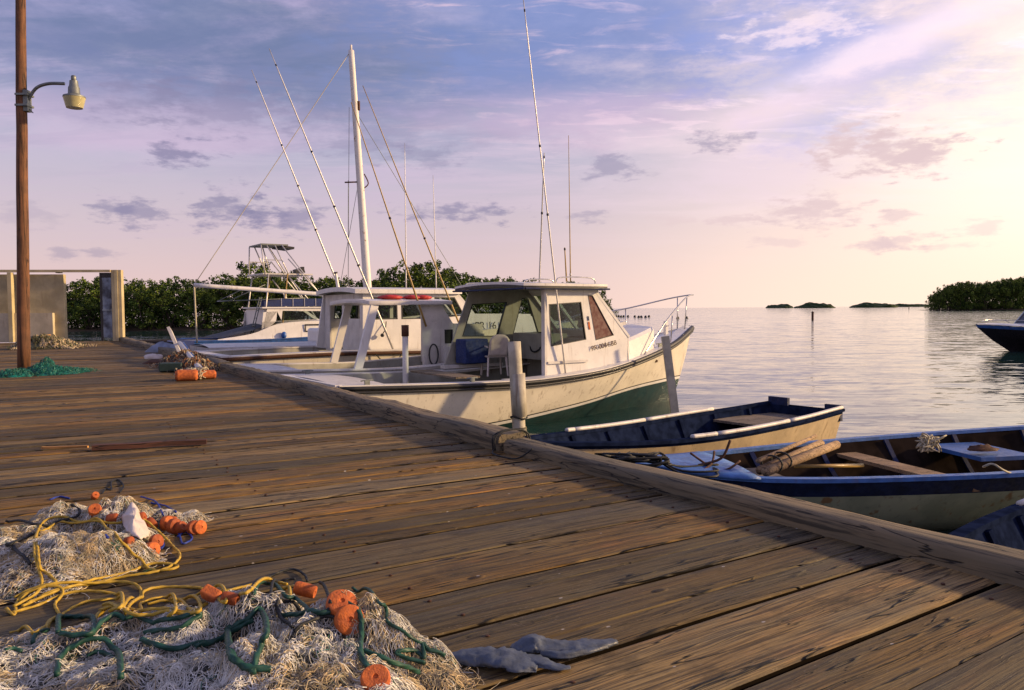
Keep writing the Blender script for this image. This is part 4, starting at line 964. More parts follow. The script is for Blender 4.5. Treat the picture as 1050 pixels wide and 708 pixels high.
# ------------------------------------------------------------------ boats
class Hull:
    def __init__(s, L, S, B, rake=.8, zk=-.3, q0=.18, q1=.75, qp=3):
        s.L, s.S, s.B, s.rake, s.zk, s.q0, s.q1, s.qp = L, tab(S), tab(B), rake, zk, q0, q1, qp
    def pt(s, t, z, side, inset=0):
        S = s.S(t*s.L); w = max(0, min(1, (z-s.zk)/(S-s.zk))); q = s.q0+(s.q1-s.q0)*t**s.qp
        y = max(0, s.B(t*s.L)*w**q - inset); x = t*(s.L-s.rake*(1-w)**1.3) - (inset*1.5*t**8)
        return Vector((x, side*y, z))
    def sh(s, x, side, inset=0, dz=0):
        t = x/s.L; p = s.pt(t, s.S(x), side, inset); p.z += dz; return p
    def shell(s, rows, nt=40, mb=None, tm=None):
        """rows: list of (z or f(x) , mat of the band below it); last is sheer"""
        m = mb or MB(); ts = [i/nt for i in range(nt+1)]; ts = [t if t < .8 else t for t in ts]
        for side in (-1, 1):
            o = len(m.v)
            for t in ts:
                m.v.append(tuple(s.pt(t, s.zk, side)))
                for zf, _ in rows:
                    z = zf(t*s.L) if callable(zf) else zf
                    m.v.append(tuple(s.pt(t, min(z, s.S(t*s.L)), side)))
            k = len(rows)+1
            for i in range(nt):
                for j in range(k-1):
                    f = (o+i*k+j, o+(i+1)*k+j, o+(i+1)*k+j+1, o+i*k+j+1); m.f.append(f if side < 0 else f[::-1]); m.m.append(rows[j][1])
        k = len(rows)+1; o0 = len(m.v)-2*k*(nt+1); o1 = o0+k*(nt+1)
        for j in range(k-1): m.f.append((o0+j, o0+j+1, o1+j+1, o1+j)); m.m.append(rows[j][1] if tm is None else tm)
        return m
    def strip(s, m, x0, x1, side, ins0, ins1, dz0, dz1, n=30, mt_=0, th=.03):
        """flat covering board along the sheer with thickness"""
        o = len(m.v)
        for i in range(n+1):
            x = x0+(x1-x0)*i/n
            a = s.sh(x, side, ins0, dz0); b = s.sh(x, side, ins1, dz1)
            for p in (a, b, b-Vector((0, 0, th)), a-Vector((0, 0, th))): m.v.append(tuple(p))
        for i in range(n):
            for j in range(4): m.f.append((o+i*4+j, o+i*4+(j+1) % 4, o+(i+1)*4+(j+1) % 4, o+(i+1)*4+j)); m.m.append(mt_)
        m.f += [(o, o+1, o+2, o+3), (o+n*4+3, o+n*4+2, o+n*4+1, o+n*4)]; m.m += [mt_, mt_]
    def deck(s, m, x0, x1, inset, dz, camber=.0, n=20, k=8, mt_=0, th=0):
        def fn(u, v):
            x = x0+(x1-x0)*u; a = s.sh(x, -1, inset, dz); b = s.sh(x, 1, inset, dz); p = a.lerp(b, v); p.z += camber*(1-(2*v-1)**2)*min(1, (b-a).length/1.0); return p
        m.grid(fn, n, k, mt_)
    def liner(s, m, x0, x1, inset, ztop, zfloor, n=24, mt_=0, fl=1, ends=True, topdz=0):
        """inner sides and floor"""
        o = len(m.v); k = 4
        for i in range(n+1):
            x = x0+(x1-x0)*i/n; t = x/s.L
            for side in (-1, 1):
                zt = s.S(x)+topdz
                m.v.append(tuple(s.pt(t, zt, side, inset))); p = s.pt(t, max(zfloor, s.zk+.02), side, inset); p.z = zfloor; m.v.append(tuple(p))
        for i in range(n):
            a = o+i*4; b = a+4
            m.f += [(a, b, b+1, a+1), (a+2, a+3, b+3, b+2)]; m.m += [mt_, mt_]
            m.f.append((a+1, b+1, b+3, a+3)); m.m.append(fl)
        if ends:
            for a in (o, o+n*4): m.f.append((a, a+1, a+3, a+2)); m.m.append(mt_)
    def rail(s, x0, x1, side, dz, out=0, n=34): return [s.sh(x0+(x1-x0)*i/n, side, -out, dz) for i in range(n+1)]
HA = math.atan2(.565, .83)

# ---- boat 1: near pilothouse boat
b1 = empty('fishing_boat', (-3.22, 12.56, 0), 'cream hulled fishing boat with a white pilothouse and dark trimmed roof, nearest moored boat', 'boat', HA)
h1 = Hull(8.62, [(0, .90), (1.57, .85), (3, .82), (3.65, .83), (5, .92), (6.25, 1.09), (7.6, 1.33), (8.62, 1.60)], [(0, 1.28), (1.5, 1.4), (3.5, 1.45), (5.0, 1.36), (6.2, 1.06), (7.3, .66), (8.1, .28), (8.62, .0)], rake=.75, zk=-.35, q0=.16, q1=.95, qp=2.2)
st = tab([(0, .06), (2.5, .10), (4.65, .29), (6.3, .46), (8.1, .52), (8.62, .53)])
rows = [(-.1, 3), (.0, 3), (lambda x: st(x)-.055, 3), (lambda x: st(x)-.02, 2), (st, 2), (lambda x: st(x)+.022, 1)] + [((lambda x, f=f: st(x)+.022+(h1.S(x)-st(x)-.022)*f), 0) for f in (.15, .3, .45, .6, .75, .9, 1)]
h1.shell(rows, 56).build('hull', [mt['cream'], mt['black'], mt['white'], mt['teal']], b1, smooth=False, auto=40)
m = MB()
for sd in (-1, 1):
    for dz, r_ in ((-.035, .034), (-.095, .022)):
        pts = h1.rail(0, 8.6, sd, dz, .012); m.tube(pts, [r_*(1+1.6*max(0, (i/34-.55))) for i in range(35)], 8)
m.tube([h1.sh(0, -1, -.01, -.05), h1.sh(0, 1, -.01, -.05)], .035, 8)
m.build('rub_rail', mt['black'], b1, smooth=True)
m = MB()
for sd in (-1, 1): h1.strip(m, 0, 8.6, sd, -.02, .16 , .012, .014, 44)
m.bar((.0, -1.25, .9), (.0, 1.25, .9), .1, .035)
m.build('gunwale', mt['white'], b1)
m = MB(); h1.deck(m, .03, .8, .15, -.0, .03); m.build('aft_deck', mt['white2'], b1, smooth=True)
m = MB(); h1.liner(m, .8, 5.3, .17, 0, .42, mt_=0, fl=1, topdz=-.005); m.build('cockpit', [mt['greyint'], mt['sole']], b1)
m = MB(); h1.deck(m, 5.3, 8.58, .14, .004, .05); m.build('foredeck', mt['white'], b1, smooth=True)
# side decks beside the house
m = MB()
for sd in (-1, 1): h1.strip(m, 3.0, 5.35, sd, .14, .46, .003, .003, 12)
m.build('side_deck', mt['white'], b1)
# pilothouse walls: side profile mapped at y
def sidey(y0, y1):  # lean inward
    return lambda u, v: (u, y0+(y1-y0)*(v-.85)/1.5, v)
nw = [(563/1, 0)]
near = [(3.85, .80), (3.85, 2.37), (4.96, 2.37), (5.82, 1.44), (5.86, .90)]
nwin = [(3.98, 2.08), (4.70, 2.12), (4.80, 1.44), (4.00, 1.34)]
ntri = [(4.86, 2.24), (4.97, 2.24), (5.46, 1.50), (5.02, 1.42)]
m = MB(); m.sheet(near, [nwin, ntri], sidey(-1.07, -1.02), (0, .04, 0))
wl_ = m.build('side_wall', mt['white'], b1); wl_['label'] = 'sunlit side wall with registration letters'
m = MB(); m.frame(nwin, sidey(-1.075, -1.025), (0, .05, 0), -.022); m.frame(ntri, sidey(-1.075, -1.025), (0, .05, 0), -.018); m.build('window_frame', mt['black'], wl_)
m = MB(); m.sheet(nwin, [], sidey(-1.055, -1.005), (0, .005, 0)); m.build('window', mt['glass'], wl_)
m = MB(); m.sheet(ntri, [], sidey(-1.06, -1.01), (0, .01, 0)); m.build('window_cover', mt['mauve'], wl_)
far = [(3.02, .86), (3.60, 2.37), (4.96, 2.37), (5.82, 1.44), (5.86, .86)]
fwin = [(3.64, 2.10), (4.46, 2.14), (4.24, 1.46), (3.43, 1.48)]; ftri = [(4.82, 2.22), (4.97, 2.22), (5.24, 1.52), (4.61, 1.49)]
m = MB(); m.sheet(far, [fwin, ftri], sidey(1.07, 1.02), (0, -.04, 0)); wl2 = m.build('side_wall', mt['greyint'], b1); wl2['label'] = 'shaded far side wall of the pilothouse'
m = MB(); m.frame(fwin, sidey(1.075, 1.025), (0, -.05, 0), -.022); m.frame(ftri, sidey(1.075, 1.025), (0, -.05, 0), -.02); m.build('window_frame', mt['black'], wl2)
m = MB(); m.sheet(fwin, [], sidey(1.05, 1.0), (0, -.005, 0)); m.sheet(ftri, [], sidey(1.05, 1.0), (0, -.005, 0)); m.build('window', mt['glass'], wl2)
for x, sd in ((.45, -1), (2.2, -1), (7.0, -1), (.45, 1), (7.0, 1)):
    m = MB(); c = h1.sh(x, sd, .07, .05); m.tube([c+Vector((-.10, 0, .02)), c+Vector((-.05, 0, .028)), c+Vector((.05, 0, .028)), c+Vector((.10, 0, .02))], .012, 6); m.box(c+Vector((0, 0, -.01)), (.08, .03, .07)); m.build('cleat', mt['galv'], b1, smooth=False)
for x, z in ((1.2, .45), (3.3, .38), (6.9, .95)):
    m = MB(); c = h1.pt(x/h1.L, z, -1); m.tube([c+Vector((0, .02, 0)), c+Vector((0, -.02, 0))], .03, 10); m.build('hull_fitting', mt['rust'], b1)
m = MB(); m.box((4.35, -1.09, 1.06), (.9, .03, .04)); m.build('grab_rail', mt['white2'], wl_)
# windshield: plane from (4.96,2.37) to (5.82,1.44)
def wsmap(u, v): return (4.96+.86*v, u, 2.37-.93*v)
ws = [(-1.02, 0), (1.02, 0), (1.06, 1), (-1.06, 1)]; hl = [[(-.93, .12), (-.36, .12), (-.38, .86), (-.97, .86)], [(-.30, .12), (.30, .12), (.32, .86), (-.32, .86)], [(.36, .12), (.93, .12), (.97, .86), (.38, .86)]]
m = MB(); m.sheet(ws, hl, wsmap, (.035, 0, .035)); wsd = m.build('windshield', mt['white'], b1)
m = MB()
for l in hl: m.sheet(l, [], wsmap, (.005, 0, .005))
m.build('window', mt['glass'], wsd)
# lower front / trunk cabin
m = MB()
def trunk(u, v):
    x = 5.80+1.08*u; hw = 1.05-.42*u**1.2; zt = 1.44+.20*u-.02; zb = h1.S(x)-.02
    prof = [(-hw-.03, zb), (-hw, zt-.05), (-hw+.06, zt), (0, zt+.05), (hw-.06, zt), (hw, zt-.05), (hw+.03, zb)]
    k = v*6; i = min(int(k), 5); f = k-i; a, b = prof[i], prof[i+1]; return (x, a[0]+(b[0]-a[0])*f, a[1]+(b[1]-a[1])*f)
m.grid(trunk, 12, 24); x = 6.88; hw = .63
m.add([(x, -.66, h1.S(x)-.05), (x, -.63, 1.57), (x, -.57, 1.62), (x, 0, 1.67), (x, .57, 1.62), (x, .63, 1.57), (x, .66, h1.S(x)-.05)], [(0, 1, 2, 3, 4, 5, 6)])
m.build('trunk_cabin', mt['white'], b1, auto=35)
m = MB(); m.box((6.3, .1, 1.655), (.5, .55, .07), ry=-.18); m.build('hatch', mt['white2'], b1)
# aft bulkhead edge, bulkhead with helm
m = MB(); m.box((3.87, -1.035, 1.6), (.05, .10, 1.54)); m.build('door_post', mt['white2'], b1)
m = MB(); m.box((4.98, 0, .95), (.06, 2.02, 1.0)); m.box((4.78, .35, 1.28), (.42, 1.2, .5)); m.box((5.4, 0, 1.39), (.8, 2.0, .03)); m.build('helm_console', mt['greyint'], b1)
m = MB(); wc = Vector((4.62, .20, 1.36)); axm = Matrix.Rotation(R(-65), 3, 'Y')
ring = [wc+axm@Vector((.20*math.cos(a), .20*math.sin(a), 0)) for a in [2*math.pi*i/28 for i in range(29)]]; m.tube(ring, .016, 8)
for k in range(3): m.tube([wc, ring[int(k*28/3)]], .010, 6)
m.tube([wc, wc+Vector((.12, 0, -.05))], .03, 8); m.build('steering_wheel', mt['black'], b1, smooth=True)
m = MB(); m.box((3.6, .93, .92), (1.3, .18, .06)); m.build('side_shelf', mt['white2'], b1)
# roof
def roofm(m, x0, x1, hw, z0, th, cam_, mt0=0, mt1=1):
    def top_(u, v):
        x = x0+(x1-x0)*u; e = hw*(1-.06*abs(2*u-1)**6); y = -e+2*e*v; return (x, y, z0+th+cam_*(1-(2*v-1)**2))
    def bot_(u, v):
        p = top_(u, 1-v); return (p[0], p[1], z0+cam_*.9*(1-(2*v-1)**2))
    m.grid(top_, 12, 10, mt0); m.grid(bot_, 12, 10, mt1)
    o = len(m.v)
    for k, (u0, v0, u1, v1) in enumerate(((0,0,1,0),(1,0,1,1),(1,1,0,1),(0,1,0,0))):
        n = 12; o = len(m.v)
        for i in range(n+1):
            u = u0+(u1-u0)*i/n; v = v0+(v1-v0)*i/n; a = top_(u, v); c = (a[0], a[1], z0+cam_*.9*(1-(2*v-1)**2)); mid = (a[0], a[1], (a[2]+c[2])/2); m.v += [a, mid, c]
        for i in range(n): m.f += [(o+i*3, o+i*3+3, o+i*3+4, o+i*3+1), (o+i*3+1, o+i*3+4, o+i*3+5, o+i*3+2)]; m.m += [mt0, 2]
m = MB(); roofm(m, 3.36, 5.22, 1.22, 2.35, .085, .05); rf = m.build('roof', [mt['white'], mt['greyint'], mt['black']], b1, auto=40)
for pts in ([(3.5, -.95, 2.43), (3.58, -.95, 2.50), (4.05, -.95, 2.51), (4.15, -.95, 2.45)], [(4.2, -.95, 2.44), (4.3, -.95, 2.55), (5.0, -.95, 2.55), (5.1, -.95, 2.43)], [(3.5, .95, 2.44), (3.6, .95, 2.50), (4.6, .95, 2.50), (4.7, .95, 2.44)]):
    m = MB(); m.tube(catmull(pts, 5), .012, 6); m.build('roof_rail', mt['metal'], rf, smooth=True)
m = MB(); m.tube([(3.36, -1.20, 2.345), (5.22, -1.20, 2.345), (5.23, 1.20, 2.345), (3.35, 1.20, 2.345), (3.34, -1.20, 2.345)], .018, 6); m.build('roof_trim', mt['darkblue'], rf)
# bow rail
m = MB()
top1 = catmull([h1.sh(6.3, -1, .05, .02), h1.sh(7.2, -1, .02, .50), h1.sh(8.2, -1, .0, .72), Vector((8.66, 0, 2.28)), h1.sh(8.2, 1, .0, .72), h1.sh(7.2, 1, .02, .72), h1.sh(6.2, 1, .05, .76), h1.sh(5.6, 1, .1, .55)], 8)
m.tube(top1, .014, 8); m.build('bow_rail', mt['metal'], b1, smooth=True)
for x, sd, dz in ((7.45, -1, .54), (8.35, 1, .69), (8.35, -1, .69), (7.3, 1, .72), (6.2, 1, .76)):
    m = MB(); m.tube([h1.sh(x, sd, .04, .0), h1.sh(x, sd, .01, dz)], .012, 6); m.build('stanchion', mt['metal'], b1, smooth=True)
m = MB(); m.box((7.85, 0, 1.56), (.07, .07, .32)); m.tube([(7.85, -.1, 1.62), (7.85, .1, 1.62)], .014, 6); m.build('mooring_post', mt['white'], b1)
# antennas and outrigger
def wp(px, py, y): return PD(px, py, y)
def tolocal(b, p):
    mt__ = Matrix.Translation(b.location) @ Matrix.Rotation(b.rotation_euler.z, 4, 'Z'); return mt__.inverted() @ Vector(p)
def onplane(b, px, py, yl):
    n = Vector((-math.sin(b.rotation_euler.z), math.cos(b.rotation_euler.z), 0)); d = ray(px, py); t_ = (yl+n.dot(Vector(b.location)))/n.dot(d) if True else 0
    t_ = (yl + n.dot(Vector((b.location.x, b.location.y, 0))))/n.dot(Vector((d.x, d.y, 0))); return tolocal(b, CAM+d*t_)
def pole(b, name, mats, a, c, r0, r1, knobs=(), two=None):
    m = MB(); a = Vector(a); c = Vector(c); n = 12
    m.tube([a.lerp(c, i/n) for i in range(n+1)], [r0+(r1-r0)*i/n for i in range(n+1)], 8)
    for k in knobs: p = a.lerp(c, k); d = (c-a).normalized(); m.tube([p-d*.02, p+d*.02], (r0+(r1-r0)*k)*1.6, 8, 1)
    return m.build(name, mats, b, smooth=True)
pole(b1, 'outrigger', [mt['alu'], mt['black']], onplane(b1, 580, 384, -1.12), onplane(b1, 536, -6, -1.40), .016, .008, (.44, .62, .96))
pole(b1, 'brace_pole', [mt['alu'], mt['black']], onplane(b1, 553, 291, -.8), onplane(b1, 558, 157, -1.24), .015, .009, (.55, .97))
pole(b1, 'antenna', [mt['gold'], mt['alu']], onplane(b1, 585, 289, .4), onplane(b1, 583, 139, .4), .013, .005, (.05,))
pole(b1, 'stub_mast', [mt['gold'], mt['black']], onplane(b1, 581, 289, .0), onplane(b1, 579, 254, .0), .016, .011, (.95,))
mtx = Matrix.Translation((4.90, -1.082, 1.235)) @ Matrix.Rotation(R(9), 4, 'Y').inverted() @ Matrix.Rotation(R(90), 4, 'X')
text_mesh('registration_letters', 'PR-0084-BB', .125, mt['rust'], wl_, mtx)
m = MB(); mp = sidey(-1.078, -1.028); m.sheet([(4.83, 1.86), (4.865, 1.86), (4.875, 1.78), (4.84, 1.78)], [], mp, (0, -.002, 0), 0); m.sheet([(4.84, 1.76), (4.88, 1.76), (4.90, 1.62), (4.86, 1.62)], [], mp, (0, -.002, 0), 1); m.build('sticker', [mt['darkblue'], mt['orange']], wl_)
# things aboard boat 1
def T1(p): return Matrix.Translation(b1.location) @ Matrix.Rotation(HA, 4, 'Z') @ Vector(p)
m = MB(); m.box((0, 0, .23), (.52, .36, .46), m=0); cb = m.build('cooler', mt['canvasblue'], None); cb.location = T1((3.68, .88, .95)); cb.location = T1(onplane(b1, 484, 370, .75)); cb.location.z = .98; cb.rotation_euler = (0, 0, HA)
bv = cb.modifiers.new('b', 'BEVEL'); bv.width = .02; tag(cb, 'dark blue box under the aft window inside the near pilothouse', 'box')
ch = empty('plastic_chair', (0, 0, 0), 'white plastic chair facing forward between the blue box and the steering wheel', 'chair', HA)
cp = onplane(b1, 508, 372, .35); cp = onplane(b1, 507, 368, .55); ch.location = T1((cp.x, .55, .74)); ch.rotation_euler = (0, 0, HA+R(75)); ch.scale = (.88, .88, .88)

m = MB()
def cb_(u, v): return (-.22-.16*v+.0, -.22+.44*u, .42+.48*v*(1-.25*abs(2*u-1)**3)+.0)
m.grid(cb_, 8, 6); o = m.build('backrest', mt['cloth'], ch, smooth=True); sm_ = o.modifiers.new('s', 'SOLIDIFY'); sm_.thickness = .015
m = MB(); m.box((0, 0, .42), (.46, .46, .03)); m.build('seat', mt['cloth'], ch)
for x, y in ((-.2, -.2), (-.2, .2), (.2, -.2), (.2, .2)):
    m = MB(); m.bar((x, y, .41), (x*1.2, y*1.15, 0), .035, .035); m.build('leg', mt['cloth'], ch)
for y in (-.23, .23): m = MB(); m.tube(catmull([(-.26, y, .62), (.1, y, .64), (.2, y, .58), (.2, y*.95, .42)], 4), .016, 6); m.build('armrest', mt['cloth'], ch, smooth=True)
m = MB(); a = T1(onplane(b1, 409, 379.5, .9)); c = T1(onplane(b1, 488, 391, -1.1)); 
m.bar(T1((2.55, 1.05, .86)), T1((2.25, -1.15, .90)), .42, .03); tag(m.build('board', mt['oldplank'], None), 'grey wooden board laid across the cockpit behind the near pilothouse', 'board')

# ---- boat 1b: low white open boat alongside
b2 = empty('fishing_boat', (-5.047, 14.52, 0), 'low white open fishing boat with a flat canopy on slanted legs, behind the cream boat', 'boat', HA)
h2 = Hull(7.6, [(0, .97), (1.5, .92), (3, .90), (5, 1.02), (7.6, 1.35)], [(0, 1.0), (2, 1.12), (4.5, 1.1), (6, .75), (7.6, 0)], rake=.7)
h2.shell([(0, 0), (.3, 0), (lambda x: h2.S(x)*.7, 0), (lambda x: h2.S(x), 0)], 30).build('hull', mt['white2'], b2, auto=40)
m = MB()
for sd in (-1, 1): h2.strip(m, 0, 7.55, sd, -.03, .12, .012, .012, 30)
m.bar((0, -1, .98), (0, 1, .98), .14, .04); m.build('gunwale', mt['white'], b2)
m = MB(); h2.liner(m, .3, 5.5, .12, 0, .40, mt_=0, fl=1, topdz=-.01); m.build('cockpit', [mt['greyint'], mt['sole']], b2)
m = MB(); h2.deck(m, .03, .9, .1, .0, .02); m.build('aft_deck', mt['white2'], b2, smooth=True); m = MB(); h2.deck(m, 5.5, 7.5, .1, 0, .04); m.build('foredeck', mt['white'], b2, smooth=True)
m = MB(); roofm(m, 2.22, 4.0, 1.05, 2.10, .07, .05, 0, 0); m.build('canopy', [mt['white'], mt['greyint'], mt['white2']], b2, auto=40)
if True:
    for (x0, z0, x1, z1, y) in ((2.34, 2.12, 1.95, .90, -1.0), (2.62, 2.12, 2.30, .90, 1.0)):
        m = MB(); m.bar((x0, y*.96, z0), (x1, y*1.03, z1), .15, .06, up=(0, 1, 0)); m.build('canopy_leg', mt['white'], b2)
m = MB(); m.sheet([(3.36, .85), (3.34, 2.12), (3.78, 2.12), (4.05, 1.72), (4.75, 1.70), (4.75, .9), (4.0, .85)], [[(3.85, 1.32), (4.05, 1.32), (4.05, 1.60), (3.85, 1.60)]], sidey(-.95, -.90), (0, .04, 0)); m.sheet([(4.3, .85), (4.3, 2.12), (4.4, 2.12), (4.75, 1.50), (4.75, .9)], [], sidey(.95, .90), (0, -.04, 0)); m.box((4.75, 0, 1.2), (.05, 1.9, .6)); m.build('console', mt['white2'], b2)
m = MB(); m.box((3.95, -.88, 1.46), (.2, .04, .28)); m.build('vent_panel', mt['black'], b2)
m = MB(); m.box((3.95, -.97, 1.08), (.30, .12, .36)); m.build('battery_box', mt['white'], b2)
m = MB(); cc_ = Vector((3.55, -1.0, 1.12)); m.tube([cc_+Vector((.10*math.cos(a), -.02, .2*math.sin(a))) for a in [2*math.pi*i/20 for i in range(21)]], .016, 6); m.build('hose_loop', mt['black'], b2, smooth=True)
pole(b2, 'outrigger', [mt['gold'], mt['black']], onplane(b2, 437, 335, -1.0), onplane(b2, 360, 105, -1.0), .021, .008, (.5,))
pole(b2, 'outrigger', [mt['gold'], mt['black']], onplane(b2, 474, 340, 1.0), onplane(b2, 372, 88, 1.0), .022, .008, (.4,))
def T2(p): return Matrix.Translation(b2.location) @ Matrix.Rotation(HA, 4, 'Z') @ Vector(p)
for i, (px, w_) in enumerate(((400, .5), (421, .34), (440, .4), (459, .36))):
    q = onplane(b2, px, 308, -.5); m = MB()
    def fn(u, v, w_=w_, i=i):
        a = 2*math.pi*u; b = math.pi*(v-.5); n = 1+.25*mnoise.noise(Vector((math.cos(a)*2, math.sin(a)*2, i*3+v*3))); return (math.cos(a)*math.cos(b)*w_*.5*n, math.sin(a)*math.cos(b)*.2*n, math.sin(b)*.05*n)
    m.grid(fn, 18, 8); o = m.build('life_jacket', mt['red'], None, smooth=True); o.location = T2((min(q.x, 3.55), -.55, 2.245)); o.rotation_euler = (0, 0, HA)
    tag(o, 'red life jacket lying in the row on top of the flat white canopy', 'life jacket', 'red life jackets on the canopy')

# ---- boat 2: white hardtop boat
b3 = empty('fishing_boat', (-6.744, 17.44, 0), 'white hardtop fishing boat with a raised bow marked with black registration letters', 'boat', HA)
h3 = Hull(10.5, [(0, 1.05), (2.5, 1.08), (5.5, 1.04), (5.9, 1.10), (6.1, 1.45), (8, 1.5), (10.5, 1.65)], [(0, 1.40), (3, 1.55), (6, 1.5), (8, 1.05), (9.5, .5), (10.5, 0)], rake=.9)
h3.shell([(0, 0), (.4, 0), (lambda x: h3.S(x)*.75, 0), (lambda x: h3.S(x), 0)], 50).build('hull', mt['cream'], b3, auto=40)
m = MB()
for sd in (-1, 1): m.tube(h3.rail(0, 5.8, sd, -.04, .02), .045, 8)
m.tube([h3.sh(0, -1, -.02, -.04), h3.sh(0, 1, -.02, -.04)], .045, 8); m.build('rub_rail', mt['rust'], b3, smooth=True)
m = MB()
for sd in (-1, 1): h3.strip(m, 0, 5.8, sd, -.04, .30, .018, .022, 30)
m.bar((.1, -1.4, 1.07), (.1, 1.4, 1.07), .25, .03); m.build('gunwale', mt['white2'], b3)
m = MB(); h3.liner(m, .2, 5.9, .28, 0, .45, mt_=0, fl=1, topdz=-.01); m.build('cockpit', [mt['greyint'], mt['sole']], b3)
m = MB(); h3.deck(m, 6.0, 10.4, .05, .0, .06); m.build('foredeck', mt['white'], b3, smooth=True)
f3 = [(3.22, 1.05), (3.26, 2.38), (5.75, 2.38), (6.5, 1.55), (6.5, 1.05)]; w3 = [[(3.50, 2.30), (4.12, 2.30), (4.12, 1.78), (3.46, 1.78)], [(4.22, 2.30), (5.02, 2.30), (5.02, 1.78), (4.22, 1.78)], [(5.12, 2.30), (5.68, 2.30), (5.95, 1.85), (5.12, 1.78)]]
for y0, y1, th in ((-1.2, -1.15, .04), (1.2, 1.15, -.04)):
    m = MB(); m.sheet(f3, w3, sidey(y0, y1), (0, th, 0)); wl3 = m.build('cabin_side', mt['white'], b3)
    for l in w3: m = MB(); m.frame(l, sidey(y0*1.004, y1*1.004), (0, th*1.2, 0), -.035); wf = m.build('window_frame', mt['black'], wl3); m = MB(); m.sheet(l, [], sidey(y0*.99, y1*.99), (0, .005, 0)); m.build('pane', mt['glass'], wf)
m = MB(); m.sheet([(-1.14, 1.0), (-1.12, 2.38), (1.12, 2.38), (1.14, 1.0)], [[(-1.0, 2.25), (-.35, 2.25), (-.35, 1.80), (-1.0, 1.80)], [(.05, 2.2), (.85, 2.2), (.85, 1.05), (.05, 1.05)]], lambda u, v: (3.24, u, v), (.04, 0, 0)); m.build('aft_bulkhead', mt['white2'], b3); m = MB(); m.bar((3.15, 1.25, 1.05), (3.35, 1.22, 2.38), .25, .06, up=(0, 1, 0)); m.build('corner_post', mt['white'], b3)
m = MB(); m.sheet([(-1.15, 0), (1.15, 0), (1.18, 1), (-1.18, 1)], [[(-1.0, .1), (-.1, .1), (-.1, .85), (-1.0, .85)], [(.1, .1), (1.0, .1), (1.0, .85), (.1, .85)]], lambda u, v: (5.75+.75*v, u, 2.38-.83*v), (.03, 0, .03)); m.build('windshield', mt['white'], b3)
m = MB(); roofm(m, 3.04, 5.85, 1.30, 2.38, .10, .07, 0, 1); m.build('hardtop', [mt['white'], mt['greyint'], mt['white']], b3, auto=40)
m = MB(); m.sheet([(5.95, 1.05), (6.02, 1.89), (7.6, 1.88), (9.0, 1.62), (9.0, 1.3), (6.5, 1.1)], [], sidey(-1.24, -1.20), (0, .04, 0)); m.box((7.0, 0, 1.84), (1.9, 2.36, .05))
bp = m.build('trunk_cabin', mt['white'], b3)
text_mesh('registration_letters', 'PR 16 181', .27, mt['black'], bp, Matrix.Translation((6.19, -1.255, 1.50)) @ Matrix.Rotation(R(90), 4, 'X'))
m = MB(); m.sheet([(6.85, 1.44), (6.97, 1.44), (6.97, 1.34), (6.85, 1.34)], [], sidey(-1.245, -1.245), (0, -.004, 0)); m.build('red_sticker', mt['red'], bp)
m = MB(); q = onplane(b3, 350, 300, 1.2)
for px0, py0, px1, py1, yl in ((403, 358, 276, 50, -1.45), (350, 301, 258, 72, 1.2)):
    pole(b3, 'outrigger', [mt['alu'], mt['black']], onplane(b3, px0, py0, yl), onplane(b3, px1, py1, yl), .027, .010, (.3, .5, .68, .95))
pole(b3, 'antenna', [mt['alu'], mt['black']], onplane(b3, 416.5, 297, -.3), onplane(b3, 415, 147, -.3), .018, .006, ())
pole(b3, 'antenna', [mt['alu'], mt['black']], onplane(b3, 447.5, 300, -.6), onplane(b3, 444, 180, -.6), .016, .006, ())
pole(b3, 'stub_post', [mt['white'], mt['black']], onplane(b3, 347, 297, .2), onplane(b3, 344, 279, .2), .045, .03, (.95,))
for px in (377, 392):
    m = MB(); m.tube(catmull([onplane(b3, px+4, 330, -1.2), onplane(b3, px+3, 338, -1.28), onplane(b3, px, 343, -1.28)], 4), .012, 5); m.lathe([(.03, -.04), (.05, 0), (.03, .04)], 8, onplane(b3, px, 344, -1.28)); m.build('window_latch', mt['black'], b3)
m = MB(); m.tube(catmull([onplane(b3, 384, 362, -1.6), onplane(b3, 395, 372, -1.62), onplane(b3, 408, 369, -1.62), onplane(b3, 412, 360, -1.6)], 6), .014, 5); m.build('cable', mt['blackrope'], b3, smooth=True)

# ---- sailboat behind
b4 = empty('sailboat', (-7.769, 19.809, 0), 'white sailboat with a tall worn mast and a long white boom, hull mostly hidden', 'sailboat', HA)
h4 = Hull(8.6, [(0, 1.12), (4, 1.12), (8.6, 1.35)], [(0, .95), (2, 1.15), (5, 1.1), (7, .6), (8.6, 0)], rake=.9)
h4.shell([(0, 0), (.5, 0), (lambda x: h4.S(x), 0)], 30).build('hull', mt['white2'], b4, auto=40)
m = MB(); h4.deck(m, .02, 8.5, .02, .005, .06); m.build('deck', mt['white2'], b4, smooth=True)
m = MB(); m.box((4.3, 0, 1.32), (2.6, 1.3, .4)); o = m.build('cabin', mt['white'], b4); bv = o.modifiers.new('b', 'BEVEL'); bv.width = .08; bv.segments = 3
mb_ = onplane(b4, 377.5, 305, 0); mtp = onplane(b4, 360, 52, 0); foot = mb_ + (mb_-mtp).normalized()*((mb_.z-1.4)/((mtp-mb_).normalized().z))
def worn_mast():
    t = NT('worn_mast_paint'); o = t.obj(); n = t.noise(o, 7, 5, .7); t.link(t.mix(t.ramp(n, .57, .68), (.72, .69, .63), (.30, .18, .10)), t.bsdf.inputs['Base Color']); t.bsdf.inputs['Roughness'].default_value = .6; return t.mat
m = MB(); m.tube([foot.lerp(mtp, i/16) for i in range(17)], [.125-.045*i/16 for i in range(17)], 14); m.tube([mtp, mtp+Vector((0, 0, .15))], .03, 6); mast = m.build('mast', worn_mast(), b4, smooth=True)
